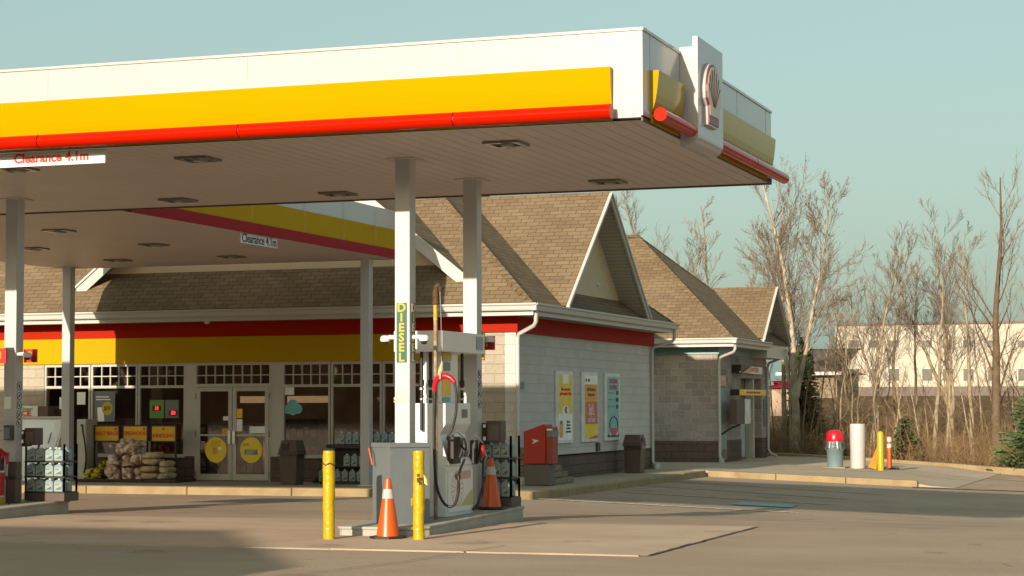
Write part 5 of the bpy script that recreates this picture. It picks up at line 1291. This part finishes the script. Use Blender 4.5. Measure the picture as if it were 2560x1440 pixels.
# ------------------------------------------------------------------ side of the shop
ym0, ym1 = 39.62, 41.05; xm_ = -13.58; zm_ = WZ(-13.4, 40)
t = thing('mailbox', (xm_, 40.3, zm_), 'red street mailbox with white arrow mark on a grey-brown base', 'mailbox')
fa, fb = at(1309, 1200, Y=39.75).x, at(1364, 1200, Y=39.75).x; yd_ = .42
zq = lambda py: at(1335, py, Y=39.75).z
MB().box(fa+.01, fb+.06, 39.77, 39.77+yd_, zm_, zq(1161)).build('base', mat('mailbox_base', (.10, .085, .075), .6), t, bevel=.015)
P = [(fa, zq(1160)), (fb, zq(1160)), (fb, zq(1061)), (fb-.05, zq(1061)), (fa, zq(1079))]
MB().prism([(x, 39.74, z) for x, z in P], (0, yd_+.05, 0)).build('body', 'mail_red', t, bevel=.015)
MB().box(fb+.001, fb+.14, 39.78, 39.74+yd_, zq(1160), zq(1068)).build('letter_slot', mat('mailbox_side', (.25, .03, .012), .5), t, bevel=.01)
MB().box(fb+.02, fb+.145, 39.775, 39.76+yd_+.01, zq(1092), zq(1077)).build('slot_panel', 'grey', t); MB().box(fb+.02, fb+.142, 39.772, 39.779, zq(1076), zq(1072)).build('slot_panel', 'poster_white', t)
lx_, lz_ = at(1338, 1103, Y=39.74).x, zq(1103)
MB().prism([(lx_-.075, 39.735, lz_+.05), (lx_-.03, 39.735, lz_), (lx_-.075, 39.735, lz_-.06), (lx_+.085, 39.735, lz_+.01)], (0, .003, 0)).build('arrow_mark', 'txt_white', t)
t = thing('wooden_wedge', (-13.3, 41.4, zm_), 'slatted grey wooden wedge leaning on the wall behind the mailbox', 'wedge')
for k in range(6):
    y0, y1 = 40.5, 41.9-.18*k; z = zm_+.13*k
    MB().box(-13.95, -13.2-.08*k, y0, y1, z+.003, z+.12).build('slat', 'wood', t, bevel=.008)

# ------------------------------------------------------------------ kerbside things on the right
p = g(2088, 1169, .15); zz = lambda py: at(2088, py, Y=p.y).z
t = thing('rubbish_bin', p, 'grey round rubbish bin with a bright red lid', 'bin')
MB().lathe(p.x, p.y, [(.215, p.z+.02), (.235, zz(1126)), (.27, zz(1124)), (.275, zz(1112)), (.25, zz(1110)), (.255, zz(1104))], 24).build('body', 'bin_grey', t)
MB().lathe(p.x, p.y, [(.245, zz(1104.2)), (.255, zz(1100)), (.225, zz(1082)), (.19, zz(1078)), (.10, zz(1075)), (.001, zz(1074))], 24).build('lid', 'bin_red', t)
b = MB(); n = 40
for k in range(n):
    a0, a1 = 2*math.pi*k/n, 2*math.pi*(k+1)/n; r0 = .29+.015*(k % 2); r1 = .29+.015*((k+1) % 2)
    h0 = zz(1117+7*abs(math.sin(k*.8))); h1 = zz(1117+7*abs(math.sin((k+1)*.8)))
    b.quad((p.x+r0*math.cos(a0)*.9, p.y+r0*math.sin(a0)*.9, zz(1103.5)), (p.x+r0*math.cos(a0), p.y+r0*math.sin(a0), h0), (p.x+r1*math.cos(a1), p.y+r1*math.sin(a1), h1), (p.x+r1*math.cos(a1)*.9, p.y+r1*math.sin(a1)*.9, zz(1103.5)))
b.build('liner', 'bag_film', t)
MB().box(p.x-.3, p.x+.32, p.y-.28, p.y+.28, p.z-.12, p.z+.021).build('slab', 'kerb', t)
p = g(2145, 1171, .15); zz = lambda py: at(2145, py, Y=p.y).z; r = .5*(at(2165.5, 1, Y=p.y).x-at(2127, 1, Y=p.y).x)
t = thing('padded_post', p, 'thick white padded post beside the red-lidded bin', 'post')
MB().lathe(p.x, p.y, [(r*.94, p.z+.0), (r*.985, p.z+.06), (r*.97, p.z+.5), (r*1.01, zz(1100)), (r, zz(1062)), (r*.96, zz(1059.5))], 12).build('sleeve', 'post_white', t)
p = g(2202, 1176, .15); zz = lambda py: at(2202, py, Y=p.y).z; r = .092
t = thing('yellow_bollard', p, 'smooth round-topped yellow bollard at the far kerb', 'bollard', 'yellow bollards')
MB().lathe(p.x, p.y, [(r, p.z-.05), (r, zz(1084)), (r*.8, zz(1080)), (r*.4, zz(1078)), (.001, zz(1077.5))], 20).build('sleeve', 'bollard', t)
a = g(2183, 1173, .15)
t = thing('orange_wedge', a, 'orange plastic wedge leaning against the far yellow bollard', 'wedge')
q = [at(2169, 1168, Y=a.y-.2), at(2191, 1175, Y=a.y-.3), at(2196, 1120, Y=a.y-.1), at(2193, 1116, Y=a.y-.1)]
MB().prism(q, (0, .35, .0)).build('shell', 'orange', t, bevel=.02)
p = g(2224, 1172, .15); zz = lambda py: at(2224, py, Y=p.y).z; r = .066
t = thing('delineator_post', p, 'slim orange delineator post with two white bands', 'post')
MB().lathe(p.x, p.y, [(r, p.z), (r, zz(1096)), (r*.9, zz(1092)), (r*.8, zz(1091))], 18).build('tube', 'cone', t)
for z0, z1 in ((1104, 1093), (1120, 1110)): MB().lathe(p.x, p.y, [(r+.004, zz(z0)), (r+.004, zz(z1))], 18).build('reflective_band', 'cone_white', t)
MB().box(p.x-.2, p.x+.25, p.y-.22, p.y+.22, p.z-.03, p.z+.03).build('foot', 'black', t, bevel=.02)

# ------------------------------------------------------------------ trees, thicket and far buildings
def make_tree(seed, H, r0, spread=.34, n1=16, n2=6, n3=4, lean=(0, 0), start=.22, up=.55, fork=False, buds=0, gnarl=.05):
    r = random.Random(seed); T = MB(); Cn = MB(); up_ = Vector((0, 0, 1))
    def poly(p, d, L, n, wob, lift):
        P = [p.copy()]
        for i in range(n):
            d = (d+Vector((r.uniform(-1, 1), r.uniform(-1, 1), r.uniform(-1, 1)))*wob*1.5+up_*lift).normalized(); p = p+d*(L/n); P.append(p.copy())
        return P
    def pos(P, t):
        k = min(len(P)-2, int(t*(len(P)-1))); return P[k].lerp(P[k+1], t*(len(P)-1)-k), (P[k+1]-P[k]).normalized()
    def side(d, ang, lf):
        a = d.orthogonal().normalized(); b = d.cross(a); th = r.uniform(0, 6.283)
        o = a*math.cos(th)+b*math.sin(th)
        return (d*math.cos(ang)+o*math.sin(ang)+up_*lf).normalized()
    stems = [(Vector((0, 0, -.15)), Vector((lean[0], lean[1], 1)).normalized(), H, r0)]
    if fork:
        stems.append((Vector((0, 0, H*.18)), Vector((lean[0]+.25, .05, 1)).normalized(), H*.66, r0*.7))
        stems.append((Vector((0, 0, H*.12)), Vector((lean[0]-.22, .1, 1)).normalized(), H*.6, r0*.55))
    for p0, d0, L0, rr in stems:
        S = poly(p0, d0, L0, 12, gnarl, .02); n = len(S)-1
        T.tube(S, [rr*(1-.93*(i/n)**.8)+.006 for i in range(n+1)], 7, False)
        for i in range(n1):
            t = start+(.97-start)*(i+r.random())/n1; p, d = pos(S, t)
            L1 = L0*spread*(1.05-.75*t)*r.uniform(.7, 1.25); r1 = max(.010, rr*.24*(1-t*.8))
            B = poly(p, side(d, r.uniform(.55, .95), up*.35), L1, 6, .10, .10*up)
            (T if r1 > .03 else Cn).tube(B, [r1*(1-.8*k/6) for k in range(7)], 5, False)
            for j in range(n2):
                t2 = .2+.8*(j+r.random())/n2; q, e = pos(B, min(.99, t2))
                L2 = L1*.45*(1.2-.7*t2)*r.uniform(.6, 1.2); C2 = poly(q, side(e, r.uniform(.4, .8), .25*up), L2, 3, .14, .08)
                Cn.tube(C2, [max(.006, r1*.36)*(1-.5*k/3) for k in range(4)], 3, False, False)
                for k in range(n3):
                    u, v = pos(C2, min(.99, .2+.8*(k+r.random())/n3))
                    E_ = poly(u, side(v, r.uniform(.3, .7), .2*up), L2*.5*r.uniform(.5, 1.2), 2, .18, .06)
                    Cn.tube(E_, [.0052, .004, .0028], 3, False, False)
                    for z in range(buds):
                        c = E_[-1].lerp(E_[0], r.random()*.7); s_ = r.uniform(.015, .034)
                        a = Vector((r.uniform(-1, 1), r.uniform(-1, 1), r.uniform(-1, 1))).normalized(); b_ = a.orthogonal().normalized()
                        Cn.quad(c-a*s_, c+b_*s_*.5, c+a*s_, c-b_*s_*.5)
    return T, Cn
PROTO = {}
def tree(kind, px, Y, ptop, label, grp='bare trees along the woodland edge', mt='bark', mc='twig', rz=None, name='bare_tree'):
    x = at(px, 1100, Y=Y).x; z = gz(x, Y); H = at(px, ptop, Y=Y).z-z
    if kind not in PROTO:
        kw = dict(KINDS[kind]); h = kw.pop('H'); T, Cn = make_tree(kw.pop('seed'), h, **kw)
        o = bpy.data.objects.new(name, None); COL.objects.link(o); ORG[o] = Vector((0, 0, 0))
        T.build('trunk', mt, o); Cn.build('crown', mc, o); PROTO[kind] = (o, h); first = True
    else: first = False
    o, h = PROTO[kind]
    if not first: o = dup(o)
    o.location = (x, Y, z); s = H/h; o.scale = (s*.98, s*.98, s); o.rotation_euler = (0, 0, rz if rz is not None else rnd.uniform(0, 6.28))
    tag(o, label, 'tree', grp); return o
KINDS = dict(
    big=dict(seed=11, H=11.5, r0=.17, spread=.38, n1=26, n2=9, n3=8, fork=True, buds=2, start=.24, up=.45),
    tall=dict(seed=5, H=9., r0=.12, spread=.28, n1=17, n2=8, n3=8, start=.35, up=.5),
    tall2=dict(seed=8, H=9., r0=.10, spread=.25, n1=17, n2=8, n3=8, start=.42, up=.55, gnarl=.07),
    dark=dict(seed=21, H=10.5, r0=.23, spread=.36, n1=17, n2=8, n3=8, start=.18, up=.75, lean=(.05, 0), gnarl=.06),
    wide=dict(seed=33, H=8.5, r0=.12, spread=.40, n1=17, n2=8, n3=8, start=.28, up=.6, fork=True, gnarl=.08),
    sap=dict(seed=41, H=5., r0=.05, spread=.30, n1=12, n2=5, n3=3, start=.3, up=.6, gnarl=.07),
    sap2=dict(seed=44, H=5., r0=.042, spread=.36, n1=11, n2=5, n3=3, start=.25, up=.4, gnarl=.10, lean=(.12, .0)),
    sap3=dict(seed=47, H=5., r0=.06, spread=.26, n1=11, n2=5, n3=3, start=.4, up=.55, gnarl=.05, lean=(-.05, 0)))
tree('big', 1992, 71, 330, 'tallest bare tree with pale forked trunk just right of the small building', rz=.3, mt='bark_birch', mc='twig')
tree('tall', 1958, 73, 500, 'slim bare tree close to the left of the tallest tree')
tree('wide', 1640, 84, 480, 'bare tree top showing over the shop roof beside the gable peak', mc='twig')
tree('tall2', 1560, 88, 480, 'bare tree tip just under the canopy corner beside the gable', rz=1)
tree('tall', 1800, 80, 500, 'bare tree rising behind the roof of the small building', rz=2.2)
tree('wide', 2190, 70.5, 590, 'pale bare tree with curved trunk behind the white padded post', rz=1.2)
tree('tall2', 2240, 74, 575, 'slim straight bare tree just right of the pale curved one', rz=3)
tree('tall2', 2292, 77, 640, 'thin bare tree left of the middle of the white far building', rz=4.4)
tree('tall', 2335, 72, 600, 'bare tree with high narrow crown before the white far building', rz=5)
tree('wide', 2380, 75, 530, 'spreading bare tree left of the big dark trunk', rz=2.9)
tree('tall', 2430, 70, 560, 'bare tree with slanting limbs beside the big dark trunk', rz=.8)
tree('dark', 2492, 68.5, 430, 'big dark-barked bare tree near the right edge of the picture', mt='bark_dark', mc='twig', rz=.2)
tree('dark', 2570, 76, 520, 'dark bare tree cut off by the right edge of the picture', rz=2.)
tree('tall2', 2090, 79, 730, 'small bare tree in front of the left end of the white far building', rz=1.9)
tree('wide', 2130, 84, 740, 'low bare tree behind the kerbside bin against the white far building', rz=3.6)
tree('tall', 1880, 90, 640, 'faint bare tree behind the gable of the small building', rz=4.)
NUM = ['first', 'second', 'third', 'fourth', 'fifth', 'sixth', 'seventh', 'eighth', 'ninth', 'tenth', 'eleventh', 'twelfth', 'thirteenth', 'fourteenth', 'fifteenth', 'sixteenth', 'seventeenth', 'eighteenth', 'nineteenth', 'twentieth', 'twenty-first', 'twenty-second', 'twenty-third', 'twenty-fourth', 'twenty-fifth', 'twenty-sixth', 'twenty-seventh', 'twenty-eighth', 'twenty-ninth', 'thirtieth']
for k in range(30):
    px = 1935+k*21.5+rnd.uniform(-8, 8)
    tree(('sap', 'sap2', 'sap3')[k % 3], px, rnd.uniform(67.5, 76), rnd.choice([760, 800, 830, 860, 900, 930]), '%s slim bare sapling from the left along the woodland edge' % NUM[k], 'slim saplings along the woodland edge', mt='bark', mc='twig_warm', name='bare_sapling')
YKB = lambda X: 66.6-.62*max(-6, X+13)
b = MB(); r = random.Random(3)
for i in range(11000):
    d = r.random()**1.3*15
    X = r.uniform(-22, 9); Y = YKB(X)+.7+d; z = gz(X, Y)
    h = r.choice((.4, .7, 1., 1.3, 1.7))*r.uniform(.7, 1.3)*(1+.02*d); p = Vector((X, Y, z-.05)); dr = Vector((r.gauss(0, .5), r.gauss(0, .45), 1)).normalized()
    P = [p]
    for k in range(3):
        p = p+dr*h/3; P.append(p); dr = (dr+Vector((r.gauss(0, .35), r.gauss(0, .35), r.uniform(-.25, .2)))).normalized()
    rr = r.uniform(.004, .011); b.tube(P, [rr, rr*.8, rr*.6, rr*.3], 3, False, False)
    for k in range(r.choice((0, 1, 2))):
        q = P[r.choice((1, 2))]; b.tube([q, q+Vector((r.gauss(0, .3), r.gauss(0, .3), r.uniform(-.05, .45)))], [rr*.6, rr*.3], 3, False, False)
o = b.build('thicket', 'thicket'); o['kind'] = 'stuff'; tag(o, 'brown leafless brush and twigs filling the woodland edge', 'brush')
b = MB()
for i in range(7000):
    X = r.uniform(-24, 10); Y = YKB(X)+.6+r.random()**1.5*14; s = r.uniform(.03, .09); z = gz(X, Y)+r.uniform(.0, .12)
    a = r.uniform(0, 6.28); u = Vector((math.cos(a), math.sin(a), r.uniform(-.5, .5)))*s; v = Vector((-math.sin(a), math.cos(a), r.uniform(-.2, .9)))*s*.7; c = Vector((X, Y, z))
    b.quad(c-u, c-v, c+u, c+v)
o = b.build('fallen_leaves', 'twig_warm'); o['kind'] = 'stuff'; tag(o, 'dry fallen leaves and debris under the bare trees', 'leaves')
def spruce(px, Y, ptop, rad, label, m, seed, name='spruce_tree', lv=26, pbase=None):
    x = at(px, 1100, Y=Y).x; z = gz(x, Y); H = at(px, ptop, Y=Y).z-z; r = random.Random(seed)
    t = thing(name, (x, Y, z), label, 'tree')
    MB().tube([(x, Y, z-.1), (x, Y, z+H*.95)], [.02*H, .006], 8).build('trunk', 'bark_dark', t)
    b = MB(); C0 = Vector((x, Y, z))
    for l in range(lv):
        f = (l+.3)/lv; zr = H*(.03+.97*f); R0 = rad*(1-f)**.85+.05
        nb = max(5, int(9+16*(1-f)))
        for j in range(nb):
            a = 6.283*(j+r.random())/nb; L = R0*r.uniform(.6, 1.12); jz = r.uniform(-.5, .5)*H/lv; o = Vector((math.cos(a), math.sin(a), 0)); sd = Vector((-o.y, o.x, 0))
            ns = max(3, int(L/.11))
            for k in range(ns):
                tt = (k+1)/ns; c = C0+o*L*tt+Vector((0, 0, zr+jz-.30*L*tt+.2*L*tt*tt+r.uniform(-.03, .03)))
                w_ = (.05+.16*(1-tt)*min(1, L))*r.uniform(.7, 1.2)
                for s in (-1, 1):
                    tip = c+o*.13+sd*s*w_*1.3+Vector((0, 0, r.uniform(-.07, .03)))
                    b.quad(c-o*.05, c+sd*s*w_*.6-Vector((0, 0, .035)), tip, c+o*.12+Vector((0, 0, .02)))
    b.build('crown', m, t); return t
spruce(2625, 63.2, 860, 1.75, 'bushy green spruce at the right edge behind the kerb', 'spruce_blue', 5, lv=30)
spruce(2012, 77, 840, .8, 'dark narrow spruce behind the trunk of the tallest bare tree', 'spruce', 6, lv=44)
spruce(2262, 66.5, 1046, .62, 'low dark green spruce seedling behind the orange delineator post', 'spruce', 7, lv=12)
# far buildings
YB_ = 140
fb_ = thing('far_building', (-8, YB_, 1.5), 'long white three-storey building beyond the bare trees', 'building')
x0, x1 = at(2090, 900, Y=YB_).x, 16; zt = at(2090, 815, Y=YB_).z
MB().box(x0, x1, YB_, YB_+18, .5, zt).build('wall', 'far_wall', fb_)
MB().box(x0-.1, x1+.1, YB_-.12, YB_+18, zt+.002, zt+.16).build('parapet', 'brown', fb_)
MB().box(x0-.01, x1, YB_-.03, YB_+.1, .5, at(2100, 968, Y=YB_).z).build('base_course', 'brown', fb_)
for y0, y1, L in ((851, 869, (2122, 2172, 2222, 2305, 2357, 2408, 2470, 2545)), (922, 952, (2122, 2172, 2222, 2305, 2357, 2408, 2470, 2545))):
    for k, px in enumerate(L):
        a, c = at(px, 900, Y=YB_).x, at(px+26, 900, Y=YB_).x; z1, z0 = at(px, y0, Y=YB_).z, at(px, y1, Y=YB_).z
        f = MB().box(a-.05, c+.05, YB_-.05, YB_-.002, z0-.05, z1+.05).build('window', 'frame', fb_)
        MB().box(a, c, YB_-.07, YB_-.051, z0, z1).build('pane', 'far_glass', f)
h2 = thing('far_house', (at(2055, 950, Y=125).x, 125, 1.5), 'brown roofed house far behind the dark spruce', 'building')
a, c = at(1960, 950, Y=125).x, at(2092, 950, Y=125).x
MB().box(a, c, 125, 133, .5, at(2050, 930, Y=125).z).build('wall', 'wood', h2)
zr = at(2050, 932, Y=125).z; hip_roof('roof', a-.4, c+.4, 124.5, 133.5, zr, .35, h2, 'brown')
MB().box(a-.4, c+.4, 124.4, 124.5, zr-.15, zr+.05).build('eave', 'gutter', h2)
h3 = thing('far_shed', (at(1950, 960, Y=105).x, 105, 1), 'small red roofed shed glimpsed right of the small building', 'building')
a, c = at(1925, 960, Y=105).x, at(1974, 960, Y=105).x
MB().box(a, c, 105, 107, .4, at(1950, 968, Y=105).z).build('wall', 'room', h3)
zr = at(1950, 968, Y=105).z; hip_roof('roof', a-.2, c+.2, 104.7, 107.3, zr, .25, h3, 'trim_red')
# unseen house added behind the viewer to throw the left foreground's soft shadow
nh = thing('added_shadow_house', (-20, -6, 0), 'gabled house across the road throwing its shadow on the forecourt', 'building')
MB().box(-30, -11.6, -9.5, -2.2, -.1, 5.6).build('wall', 'block', nh)
hip_roof('roof', -30.6, -10.6, -10, -1.6, 5.55, .62, nh)

# unseen woods added behind the viewer to darken reflections in windows and glossy fascia
b = MB(); r = random.Random(9)
for i in range(9000):
    X = r.uniform(-260, 190); Y = r.uniform(-135, -95); top = 17+4*math.sin(X*.16)+3*math.sin(X*.43+1); z = r.uniform(0, top)*r.uniform(.6, 1); s_ = r.uniform(1., 2.6)
    a = Vector((r.uniform(-1, 1), r.uniform(-1, 1), r.uniform(-1, 1))).normalized()*s_; c_ = a.orthogonal().normalized()*s_; c = Vector((X, Y, z))
    b.quad(c-a, c-c_, c+a, c+c_)
o = b.build('added_woods', 'spruce'); o['kind'] = 'stuff'; tag(o, 'dark evergreen woods across the road behind the viewer', 'woods')
